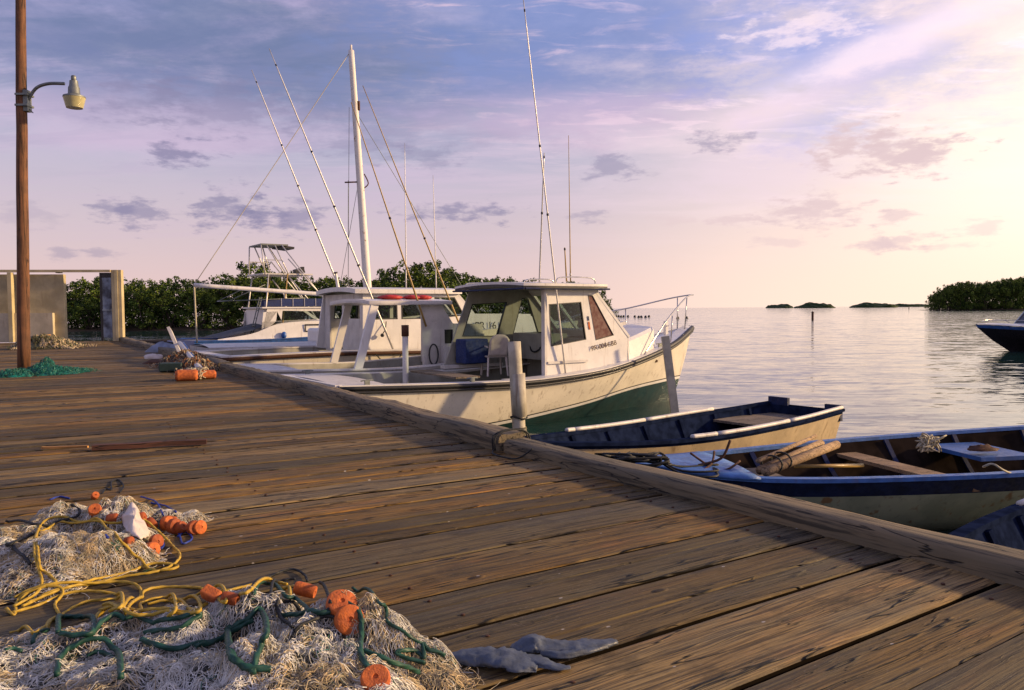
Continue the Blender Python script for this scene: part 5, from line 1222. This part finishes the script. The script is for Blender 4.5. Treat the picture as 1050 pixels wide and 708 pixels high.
pz = (186-52)/(305-52); sp = mtp.lerp(mb_, pz); m = MB(); m.tube([sp+Vector((-.45, 0, -.03)), sp+Vector((.10, 0, .03))], .022, 6); m.tube(catmull([sp+Vector((.1, 0, -.15)), sp+Vector((.24, 0, 0)), sp+Vector((.12, 0, .25))], 4), .018, 5); m.build('spreader', mt['rust'], b4, smooth=True)
m = MB(); sp2 = mtp.lerp(mb_, .22); m.tube([sp2+Vector((.08, -.05, -.12)), sp2+Vector((.08, -.05, .12))], .05, 8); m.build('mast_fitting', mt['rust'], b4)
be = onplane(b4, 199, 292.5, 0); bs = onplane(b4, 345, 303, 0); gz = bs + (bs-be)*.22
m = MB(); m.tube([be.lerp(gz, i/8) for i in range(9)], .055, 10); m.build('boom', mt['white'], b4, smooth=True)
def wire(b, nm, a, c, r, mat, sag=0): 
    m = MB(); m.tube([a.lerp(c, i/10)-Vector((0, 0, sag*math.sin(math.pi*i/10))) for i in range(11)], r, 5); return m.build(nm, mat, b, smooth=True)
wire(b4, 'topping_lift', mtp, be, .010, mt['palerope']); wire(b4, 'mainsheet', be, onplane(b4, 202, 352, 0), .022, mt['palerope'])
for px, py in ((357, 185), (358, 110)): wire(b4, 'stay', onplane(b4, px, py, 0), onplane(b4, 357, 300, .3), .007, mt['galv'])
wire(b4, 'stay', mtp.lerp(mb_, .24), Vector((8.5, 0, 1.4)), .008, mt['galv']); wire(b4, 'stay', mtp.lerp(mb_, .5), foot+Vector((-.9, .6, 0)), .007, mt['galv'])

# ---- boat 3: sport fisherman with tower
b5 = empty('fishing_boat', (-11.6, 28.32, 0), 'white sport fishing boat with a blue hull stripe, blue canvas band and tall tube tower', 'boat', HA)
h5 = Hull(10.2, [(0, .98), (2.5, .98), (5, 1.08), (7, 1.3), (10.2, 1.7)], [(0, 1.5), (3, 1.6), (6, 1.5), (8.5, .85), (10.2, 0)], rake=1.1)
h5.shell([(0, 1), (.3, 0), (lambda x: h5.S(x)*.70, 0), (lambda x: h5.S(x), 1)], 40).build('hull', [mt['white2'], mt['blue']], b5, auto=40)
m = MB()
for sd in (-1, 1): h5.strip(m, 0, 10, sd, -.03, .22, .015, .015, 30)
m.build('gunwale', mt['blue'], b5)
m = MB(); h5.liner(m, .1, 2.6, .2, 0, .45, mt_=0, fl=1, topdz=-.01); m.build('cockpit', [mt['white2'], mt['sole']], b5); m = MB(); h5.deck(m, 2.6, 10.1, .1, .02, .05); m.build('foredeck', mt['white'], b5, smooth=True)
# coaming sweeping up to the cabin
ctop = tab([(.8, 1.02), (2.0, 1.2), (2.9, 1.52), (4.5, 1.62), (5.4, 1.62)])
m = MB()
for sd in (-1, 1):
    def fn(u, v, sd=sd):
        x = .8+4.6*u; p = h5.sh(x, sd, .16+.05*v, .02); return (p.x, p.y, p.z+(ctop(x)-p.z)*v)
    m.grid(fn, 20, 4)
def fn(u, v): x = 2.9+2.5*u; return (x, (-1.33+2.66*v), ctop(x)+.02*(1-(2*v-1)**2))
m.grid(fn, 10, 6); m.build('coaming', mt['white'], b5, smooth=True)
m = MB()
def fn(u, v): x = .95+2.2*u; p = h5.sh(x, 1, .3, 0); a = Vector((x, -1.15, ctop(x)+.02)); b = Vector((x, 1.15, ctop(x)+.02)); q = a.lerp(b, v); q.z += .18*math.sin(math.pi*min(1, u*1.05))*(.4+.6*math.sin(math.pi*v)); return q
m.grid(fn, 16, 8); m.build('cockpit_cover', simple('grey_black_canvas', (.07, .08, .09), .8, .4, 6), b5, smooth=True)
cs = [(2.35, 1.15), (2.6, 2.10), (4.75, 2.08), (5.5, 1.58), (5.5, 1.15)]; cw = [[(3.15, 2.0), (4.75, 1.97), (5.15, 1.68), (3.1, 1.66)], [(2.45, 1.95), (2.95, 1.98), (2.9, 1.62), (2.4, 1.6)]]
for y, th in ((-1.2, .04), (1.2, -.04)):
    m = MB(); m.sheet(cs, cw, sidey(y, y*.97), (0, th, 0)); cc5 = m.build('cabin_side', mt['white'], b5); m = MB()
    for l in cw: m.sheet(l, [], sidey(y*.99, y*.96), (0, th*.1, 0))
    m.build('window', mt['glass'], cc5)
m = MB(); m.box((2.5, 0, 1.6), (.05, 2.2, .9)); m.box((3.65, 0, 2.11), (2.5, 2.45, .05)); m.build('cabin_top', mt['white'], b5)
m = MB(); m.sheet([(3.87, 1.50), (4.60, 1.50), (4.60, 1.22), (3.87, 1.22)], [[(3.91, 1.46), (4.56, 1.46), (4.56, 1.26), (3.91, 1.26)]], lambda u, v: (u, -1.46, v), (0, .02, 0)); m.sheet([(4.65, 1.50), (5.9, 1.52), (5.9, 1.24), (4.65, 1.22)], [], lambda u, v: (u, -1.46, v), (0, .02, 0)); m.build('hull_port', mt['black'], b5)
m = MB(); m.box((3.95, -1.18, 2.30), (1.75, .04, .28)); m.box((3.95, 1.18, 2.30), (1.75, .04, .28)); m.box((4.85, 0, 2.30), (.04, 2.36, .28)); m.build('canvas_band', mt['canvasblue'], b5)
for i in range(5):
    m = MB(); m.box((3.1+i*.43, -1.205, 2.30), (.03, .02, .30)); m.build('band_post', mt['metal'], b5)
m = MB(); m.box((3.45, 0, 3.34), (1.85, 2.0, .05)); m.build('platform', mt['white2'], b5)
m = MB(); m.box((3.05, 0, 4.42), (1.0, 1.5, .05)); m.build('tower_top', mt['galv'], b5)
m = MB(); m.box((3.6, 0, 4.36), (.5, 1.1, .08), ry=.1); m.build('sunshade', mt['black'], b5)
for y in (-1, 1):
    for a, c in (((2.60, y*1.0, 3.32), (2.55, y*.72, 4.40)), ((3.3, y*1.0, 3.34), (2.75, y*.72, 4.40)), ((3.45, y*1.0, 3.34), (3.05, y*.72, 4.42)), ((5.35, y*1.2, 1.62), (3.30, y*.74, 4.42)), ((3.10, y*1.18, 1.2), (3.42, y*1.0, 3.34)), ((2.45, y*1.2, 1.1), (2.72, y*1.0, 3.34)), ((4.95, y*1.2, 2.2), (3.45, y*1.0, 3.9)), ((4.35, y*1.18, 2.15), (3.5, y*1.0, 3.2))):
        m = MB(); m.tube([a, c], .024, 6); m.build('tower_leg', mt['alu'] if a[0] != 3.1 else mt['gold'], b5, smooth=True)
    for z_ in (3.85,): m = MB(); m.tube([(2.58, y*.86, z_), (3.25, y*.86, z_)], .018, 6); m.build('tower_rung', mt['alu'], b5)
m = MB(); m.tube([(2.1, -.9, 1.0), (2.5, -.85, 2.5)], .02, 6); m.tube([(2.1, -.6, 1.0), (2.5, -.6, 2.5)], .02, 6)
for k in range(5): m.tube([(2.15+.07*k, -.9, 1.2+.27*k), (2.15+.07*k, -.6, 1.2+.27*k)], .016, 5)
m.build('ladder', mt['galv'], b5, smooth=True)
m = MB(); 
for y in (-1, 1): m.tube([(1.35, y*.8, 2.36), (4.0, y*1.2, 2.46)], .02, 6); m.tube([(1.35, y*.8, 2.36), (2.6, y*1.0, 2.95)], .016, 5)
m.tube([(1.35, -.8, 2.36), (1.35, .8, 2.36)], .02, 6); m.build('rod_frame', mt['galv'], b5, smooth=True)
m = MB(); m.box((3.65, 0, 2.75), (.5, .6, .08)); m.tube([(3.65, 0, 2.15), (3.65, 0, 2.75)], .05, 8); m.build('helm_seat', mt['white'], b5)
m = MB(); m.box((4.2, 0, 3.5), (.35, .3, .22), ry=-.3); m.box((4.33, .0, 3.62), (.1, .2, .1)); m.build('searchlight', [mt['black']], b5)
m = MB(); q = onplane(b5, 291, 345, -1.5); m.lathe([(.06, -.1), (.09, -.05), (.09, .06), (.04, .12)], 12, (q.x, -1.52, 1.12)); m.build('fender', mt['brightblue'], b5, smooth=True)
# small blue rowing boat beyond
pr = P(186, 346.5, .35); b6 = empty('rowboat', (pr.x, pr.y, 0), 'slender blue rowing boat low on the water beyond the pier junk heap', 'boat', R(10))
h6 = Hull(3.4, [(0, .32), (1.7, .30), (3.4, .45)], [(0, .4), (1.7, .6), (3.4, 0)], rake=.3, zk=-.15)
h6.shell([(0, 0), (lambda x: h6.S(x), 0)], 20).build('hull', mt['blue'], b6, auto=40); m = MB(); h6.liner(m, .1, 3.3, .05, 0, .1, mt_=0, fl=0, topdz=-.01); m.build('interior', mt['deckblue'], b6)
# long brown log float beyond
m = MB(); a = P(128, 351, .2); c = P(200, 350.5, .2); m.tube([a.lerp(c, i/8) for i in range(9)], .14, 8); tag(m.build('floating_log', mt['pier_under'], None, smooth=True), 'dark log floating past the end post of the pier', 'log')

# ---- skiffs
def skiff(name, loc, rz, L, S, B, hullm, inm, capm, label, floor=.15, rake=.35, pipe=None, stern_at_far=True, half_cap=None, band=.16, ribs=7, zk=-.15, q0=.25, q1=.8):
    b = empty('skiff', loc, label, 'boat', rz); h = Hull(L, S, B, rake=rake, zk=zk, q0=q0, q1=q1, qp=2.5)
    h.shell([(0, 0), (.1, 0), (lambda x: h.S(x)-band, 0), (lambda x: h.S(x), 1)], 36).build('hull', [hullm, capm], b, auto=40)
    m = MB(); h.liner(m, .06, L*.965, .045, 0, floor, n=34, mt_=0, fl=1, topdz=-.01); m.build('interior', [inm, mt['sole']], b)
    m = MB()
    for sd in (-1, 1): h.strip(m, 0, L*.985, sd, -.025, .06, .02, .02, 36, th=.035)
    m.build('gunwale', capm if half_cap is None else half_cap, b)
    for i in range(ribs):
        x = L*(.1+.78*i/(ribs-1))
        for sd in (-1, 1):
            m = MB(); t_ = x/L; p = [h.pt(t_, z_, sd, .06) for z_ in (floor+.0, (floor+h.S(x))/2, h.S(x)-.02)]; m.bar(p[0], p[1], .045, .05, up=(0, 1, 0)); m.bar(p[1], p[2], .045, .05, up=(0, 1, 0)); m.build('rib', capm, b)
    return b, h
# hull x runs stern(0) -> bow(L); these are moored bow-in so the frame is turned round
def bowin(bow, dirv, L): d = Vector(dirv).normalized(); s_ = Vector(bow)+d*L; return (s_.x, s_.y, 0), math.atan2(-d.y, -d.x)
def stained():
    t = NT('stained_hull'); o = t.obj(); n = t.noise(o, 3, 4); c = t.mix(t.ramp(n, .35, .65), (.52, .54, .36), (.36, .39, .26))
    s_ = t.noise(t.mapv(o, (5.5, 5.5, .35), (2, 0, 0)), 1, 3); c = t.mix(t.math('MULTIPLY', t.ramp(s_, .60, .68), .8), c, (.30, .13, .03))
    s2 = t.noise(t.mapv(o, (22, 22, .8)), 1, 3); c = t.mix(t.math('MULTIPLY', t.ramp(s2, .58, .70), .4), c, (.16, .15, .10))
    t.link(c, t.bsdf.inputs['Base Color']); t.bsdf.inputs['Roughness'].default_value = .6; t.bump(n, .2, .01); return t.mat
loc, rz = bowin((-.15, 7.45, 0), (.80, .60, 0), 4.98)
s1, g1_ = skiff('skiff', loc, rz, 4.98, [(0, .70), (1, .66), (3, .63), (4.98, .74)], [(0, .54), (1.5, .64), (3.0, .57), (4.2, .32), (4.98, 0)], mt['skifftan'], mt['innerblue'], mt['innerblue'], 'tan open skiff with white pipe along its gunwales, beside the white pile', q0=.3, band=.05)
for sd, a_, c_ in ((1, .02, 2.9), (-1, 1.1, 3.75)):   # sd=+1 is the near side here (frame turned)
    k0 = a_
    while k0 < c_-.1:
        k1 = min(c_, k0+1.25); m = MB(); m.tube([g1_.sh(k0+(k1-k0)*i/10, sd, .01, .035) for i in range(11)], .024, 10); m.build('white_pipe', mt['white2'], s1, smooth=True); k0 = k1+.012
m = MB(); m.box((.62, -.02, .56), (1.15, 1.02, .03)); m.build('stern_seat', mt['oldplank'], s1)
m = MB(); m.box((.02, -.38, .62), (.05, .30, .34)); m.box((.02, .42, .66), (.05, .22, .2)); m.box((.10, -.56, .55), (.2, .08, .25)); m.build('transom_knee', mt['darkblue'], s1)
m = MB(); m.box((2.9, 0, .42), (.25, 1.1, .04)); m.build('thwart', mt['darkblue'], s1)
loc, rz = bowin((.93, 7.05, 0), (.985, .172, 0), 6.4)
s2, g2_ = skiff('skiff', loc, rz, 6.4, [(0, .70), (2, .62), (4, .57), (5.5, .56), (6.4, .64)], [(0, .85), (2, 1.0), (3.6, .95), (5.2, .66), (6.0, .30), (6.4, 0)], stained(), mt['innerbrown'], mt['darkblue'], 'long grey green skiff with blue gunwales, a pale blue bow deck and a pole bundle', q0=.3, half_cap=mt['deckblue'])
m = MB(); g2_.deck(m, 5.35, 6.36, -.03, .024, .03, n=10); s_o = m.build('bow_deck', mt['deckblue'], s2, smooth=True); sm_ = s_o.modifiers.new('s', 'SOLIDIFY'); sm_.thickness = .03
m = MB(); m.box((3.55, 0, .45), (.24, 1.75, .035), rz=.12); m.build('thwart', mt['bamboo'], s2); m = MB(); m.box((2.4, -.45, .50), (.6, .8, .04)); m.build('blue_seat', mt['blue'], s2)
m = MB(); m.box((5.0, 0, .40), (.5, 1.05, .03)); m.build('fore_platform', mt['oldplank'], s2)
loc, rz = bowin((1.93, 3.80, -.03), (.84, .54, 0), 4.2)
s3, g3_ = skiff('skiff', loc, rz, 4.2, [(0, .66), (2, .58), (4.2, .62)], [(0, .5), (1.5, .62), (3, .45), (4.2, 0)], mt['skifftan'], mt['innerblue'], mt['innerblue'], 'dark blue edged skiff whose bow just shows past the curb in the lower right corner', q0=.3)
m = MB(); m.tube([g3_.sh(.5+1.4*i/10, -1, .01, .03) for i in range(11)], .022, 8); m.build('white_pipe', mt['white2'], s3, smooth=True)
# things in skiff 2
a = PD(785, 490, 6.75); a.z = .60; c = PD(858, 456, 7.85)
m = MB(); m.tube([a, c], [.042, .040], 12); m.tube([a+Vector((-.02, .10, -.01)), c+Vector((-.12, .09, .0))], [.038, .036], 12); m.tube([a+Vector((-.05, .05, .085)), c+Vector((-.2, .03, .08))], [.022, .018], 10)
lg = m.build('pole_bundle', mt['bamboo'], None, smooth=True); tag(lg, 'lashed bundle of dry wooden poles leaning across the grey green skiff', 'poles')
m = MB(); d = (c-a).normalized()
for k in (.10, .22): 
    q = a.lerp(c, k)+Vector((0, .05, .03)); s_ = d.cross(Vector((0, 0, 1))).normalized(); u_ = s_.cross(d)
    m.tube([q+s_*(math.cos(t_)*.095)+u_*(math.sin(t_)*.075) for t_ in [2*math.pi*i/16 for i in range(17)]], .009, 5)
m.build('lashing', mt['blackrope'], lg, smooth=True)
m = MB(); m.tube([PD(815, 478.5, 7.4), PD(885, 477.5, 7.6)], .018, 7); tag(m.build('thin_pole', mt['gold'], None, smooth=True), 'thin yellow pole lying inside the grey green skiff', 'pole')
m = MB(); q0_ = PD(730, 483, 6.95); q0_.z = .60
m.tube(catmull([q0_+Vector((-.12, 0, .02)), q0_+Vector((.08, 0, .08)), q0_+Vector((.16, .0, .24))], 5), [.012]*11, 7); m.tube(catmull([q0_+Vector((-.18, .05, .12)), q0_, q0_+Vector((.1, -.1, .0)), q0_+Vector((.24, -.02, .06))], 5), .010, 7)
m.tube(catmull([q0_+Vector((-.1, -.1, .0)), q0_+Vector((0, 0, .04)), q0_+Vector((.05, .12, .12))], 5), .010, 7); tag(m.build('anchor', mt['rust'], None, smooth=True), 'rusty grapnel anchor behind the pale blue bow deck', 'anchor')
m = MB(); q = random.Random(8); c0 = P(648, 478, .66)
for k in range(9):
    pts = [c0+Vector((q.uniform(-.32, .3), q.uniform(-.14, .12), q.uniform(0, .11))) for i in range(8)]; m.tube(catmull(pts, 4), .011, 5)
for yy in (-.06, .05, .14): m.tube(catmull([c0+Vector((.2, yy, .05)), P(700, 481+yy*40, .63), P(735, 480+yy*60, .62), q0_], 5), .010, 5)
tag(m.build('rope_pile', mt['blackrope'], None, smooth=True), 'tangled dark mooring rope on the pale blue bow deck against the curb', 'rope')
m = MB(); c0 = P(951, 450, .72)
for k in range(12):
    pts = [c0+Vector((q.gauss(0, .05), q.gauss(0, .03), q.uniform(-.14, .05))) for i in range(7)]; m.tube(catmull(pts, 3), .008, 4)
tag(m.build('rope_bunch', mt['palerope'], None, smooth=True), 'bunch of pale cord hung over the far gunwale of the grey green skiff', 'rope')
m = MB(); m.tube(catmull([P(1008, 479, .63), P(1018, 476, .70), P(1030, 483, .64), P(1048, 490, .5), P(1060, 500, .3)], 6), .009, 5); tag(m.build('cord', mt['palerope'], None, smooth=True), 'thin pale cord tied over the near gunwale at the right edge', 'rope')
m = MB(); c0 = P(1008, 462, .56)
def fn(u, v): 
    a = 6.28*u; b = 1.57*v; n = 1+.4*mnoise.noise(Vector((math.cos(a)*2, math.sin(a)*2, v*3))); return c0+Vector((math.cos(a)*math.cos(b)*.15*n, math.sin(a)*math.cos(b)*.07*n, math.sin(b)*.05*n))
m.grid(fn, 16, 6); tag(m.build('rag', mt['rust'], None, smooth=True), 'brown rag on the blue seat of the grey green skiff', 'rag')

# ---- dark boat at the right
bl = P(1028, 362, 0); b7 = empty('motorboat', (bl.x-.6+7.0, bl.y+1.5, 0), 'black hulled motorboat with a white deck and raked windshield at the right edge', 'boat', R(180+4))
h7 = Hull(7.0, [(0, 1.0), (3, 1.0), (5.5, 1.08), (7.0, 1.18)], [(0, 1.1), (3, 1.25), (5, 1.0), (6.3, .45), (7, 0)], rake=2.1, q1=1.1)
h7.shell([(0, 0), (.5, 0), (lambda x: h7.S(x)-.14, 0), (lambda x: h7.S(x), 1)], 40).build('hull', [mt['hullblack'], mt['blue']], b7, auto=40)
m = MB(); h7.deck(m, 2.5, 6.95, .0, .03, .10); m.build('foredeck', mt['white'], b7, smooth=True)
m = MB(); m.sheet([(-.95, 0), (.95, 0), (1.05, 1), (-1.05, 1)], [[(-.88, .06), (-.03, .06), (-.03, .94), (-.98, .94)], [(.03, .06), (.88, .06), (.98, .94), (.03, .94)]], lambda u, v: (3.95+.55*v, u, 1.85-.72*v), (.03, 0, .02)); 
for y in (-1, 1): m.sheet([(3.95, 1.85), (2.6, 1.55), (2.6, 1.1), (4.5, 1.13)], [[(3.9, 1.76), (2.75, 1.5), (2.75, 1.2), (4.3, 1.2)]], lambda u, v, y=y: (u, y*(1.0-(v-1.1)*.08), v), (0, -.03*y, 0))
wf = m.build('windshield_frame', mt['metal'], b7)
m = MB(); m.sheet([(-.9, .04), (.9, .04), (1.0, .96), (-1.0, .96)], [], lambda u, v: (3.95+.55*v, u, 1.84-.72*v), (.005, 0, .003)); m.build('glass_pane', simple('smoked_glass', (.05, .05, .06), .1, bump=0), wf)
m = MB(); m.tube(catmull([(6.7, 0, 1.3), (6.3, -.35, 1.36), (5.2, -.75, 1.34), (4.8, -.85, 1.2)], 5), .014, 6); m.tube(catmull([(6.7, 0, 1.3), (6.3, .35, 1.36), (5.2, .75, 1.34), (4.8, .85, 1.2)], 5), .014, 6); m.build('bow_rail', mt['metal'], b7, smooth=True)

# ---- piles and markers in the water
q = Vector((.16, 12.6, 0)); pl = empty('pile', q, 'stout white pile standing in the water against the near cream hull', 'pile')
m = MB(); m.tube([Vector((-.03-.012*i, 0, -.5+i*.248)) for i in range(9)], [.105]*9, 18); m.build('post', mt['pile'], pl, smooth=True)
m = MB(); m.tube([Vector((-.03, 0, -.5)), Vector((-.045, 0, .06)), Vector((-.047, 0, .13))], [.118, .115, .112], 18); m.build('wet_collar', mt['pilewet'], pl, smooth=True)
m = MB(); m.tube([Vector((-.05, 0, .30)), Vector((-.075, 0, .98))], [.122, .120], 18, cap=True); m.build('sleeve', mt['pile'], pl, smooth=True)
m = MB(); m.tube([(-.06+.13*math.cos(a), .13*math.sin(a), .29+.02*math.sin(a*2)) for a in [2*math.pi*i/20 for i in range(21)]], .014, 6); m.build('rope_turn', mt['blackrope'], pl, smooth=True)
a = Vector((3.11, 14.96, -.4)); m = MB(); c = PD(682, 345, 14.85); m.bar(a, c, .15, .05, up=(0, 1, 0)); tag(m.build('stake', mt['pile'], None), 'flat pale stake leaning in the water beside the bow of the cream boat', 'stake')
p = onplane(b1, 415, 376, 1.35); pw = T1((p.x, 1.42, 0)); vp = empty('post', (0, 0, 0), 'thin white post with a rust brown cap between the moored boats', 'post')
pp = PD(415.5, 376, 14.6); m = MB(); m.tube([(pp.x, pp.y, -.3), PD(415.5, 345, 14.6)], .055, 12); m.build('shaft', mt['white2'], vp, smooth=True)
m = MB(); m.tube([PD(415.5, 345, 14.6), PD(415.3, 333.5, 14.6)], .068, 12); m.build('cap', mt['rust'], vp, smooth=True)
for px, py0, py1, dist, w_, lb in ((833.2, 328.2, 320.5, 121, .18, 'nearer short wooden channel post standing in open water on the right'), (932, 317.6, 314.6, 260, .22, 'far tiny channel post in the open water before the wooded point')):
    a = P(px, py0, 0); a = Vector((a.x, a.y, 0)); c = PD(px, py1, a.y); m = MB(); m.tube([a-Vector((0, 0, .5)), Vector((a.x, a.y, c.z))], w_, 8); m.lathe([(w_*1.25, -.1), (w_*1.25, .0), (w_*.3, .15)], 8, (a.x, a.y, c.z)); tag(m.build('channel_post', mt['rust'], None, smooth=True), lb, 'post')
q = random.Random(4)
for px in (632, 634.5, 637, 639.5, 644, 651, 655, 657.5, 662, 665.5, 695, 704):
    py = 324.3+q.uniform(-.4, .4) + (1.5 if px > 690 else 0); a = P(px, py+1.2, 0); m = MB(); r_ = .30
    m.lathe([(.05, -.25), (r_, -.1), (r_*1.05, .12), (r_*.6, .35), (r_*.25, .42)], 10, a); tag(m.build('buoy', mt['hullblack'], None, smooth=True), 'small dark buoy floating in the scattered line past the bow rail', 'buoy', 'dark buoys in a line past the bow rail')
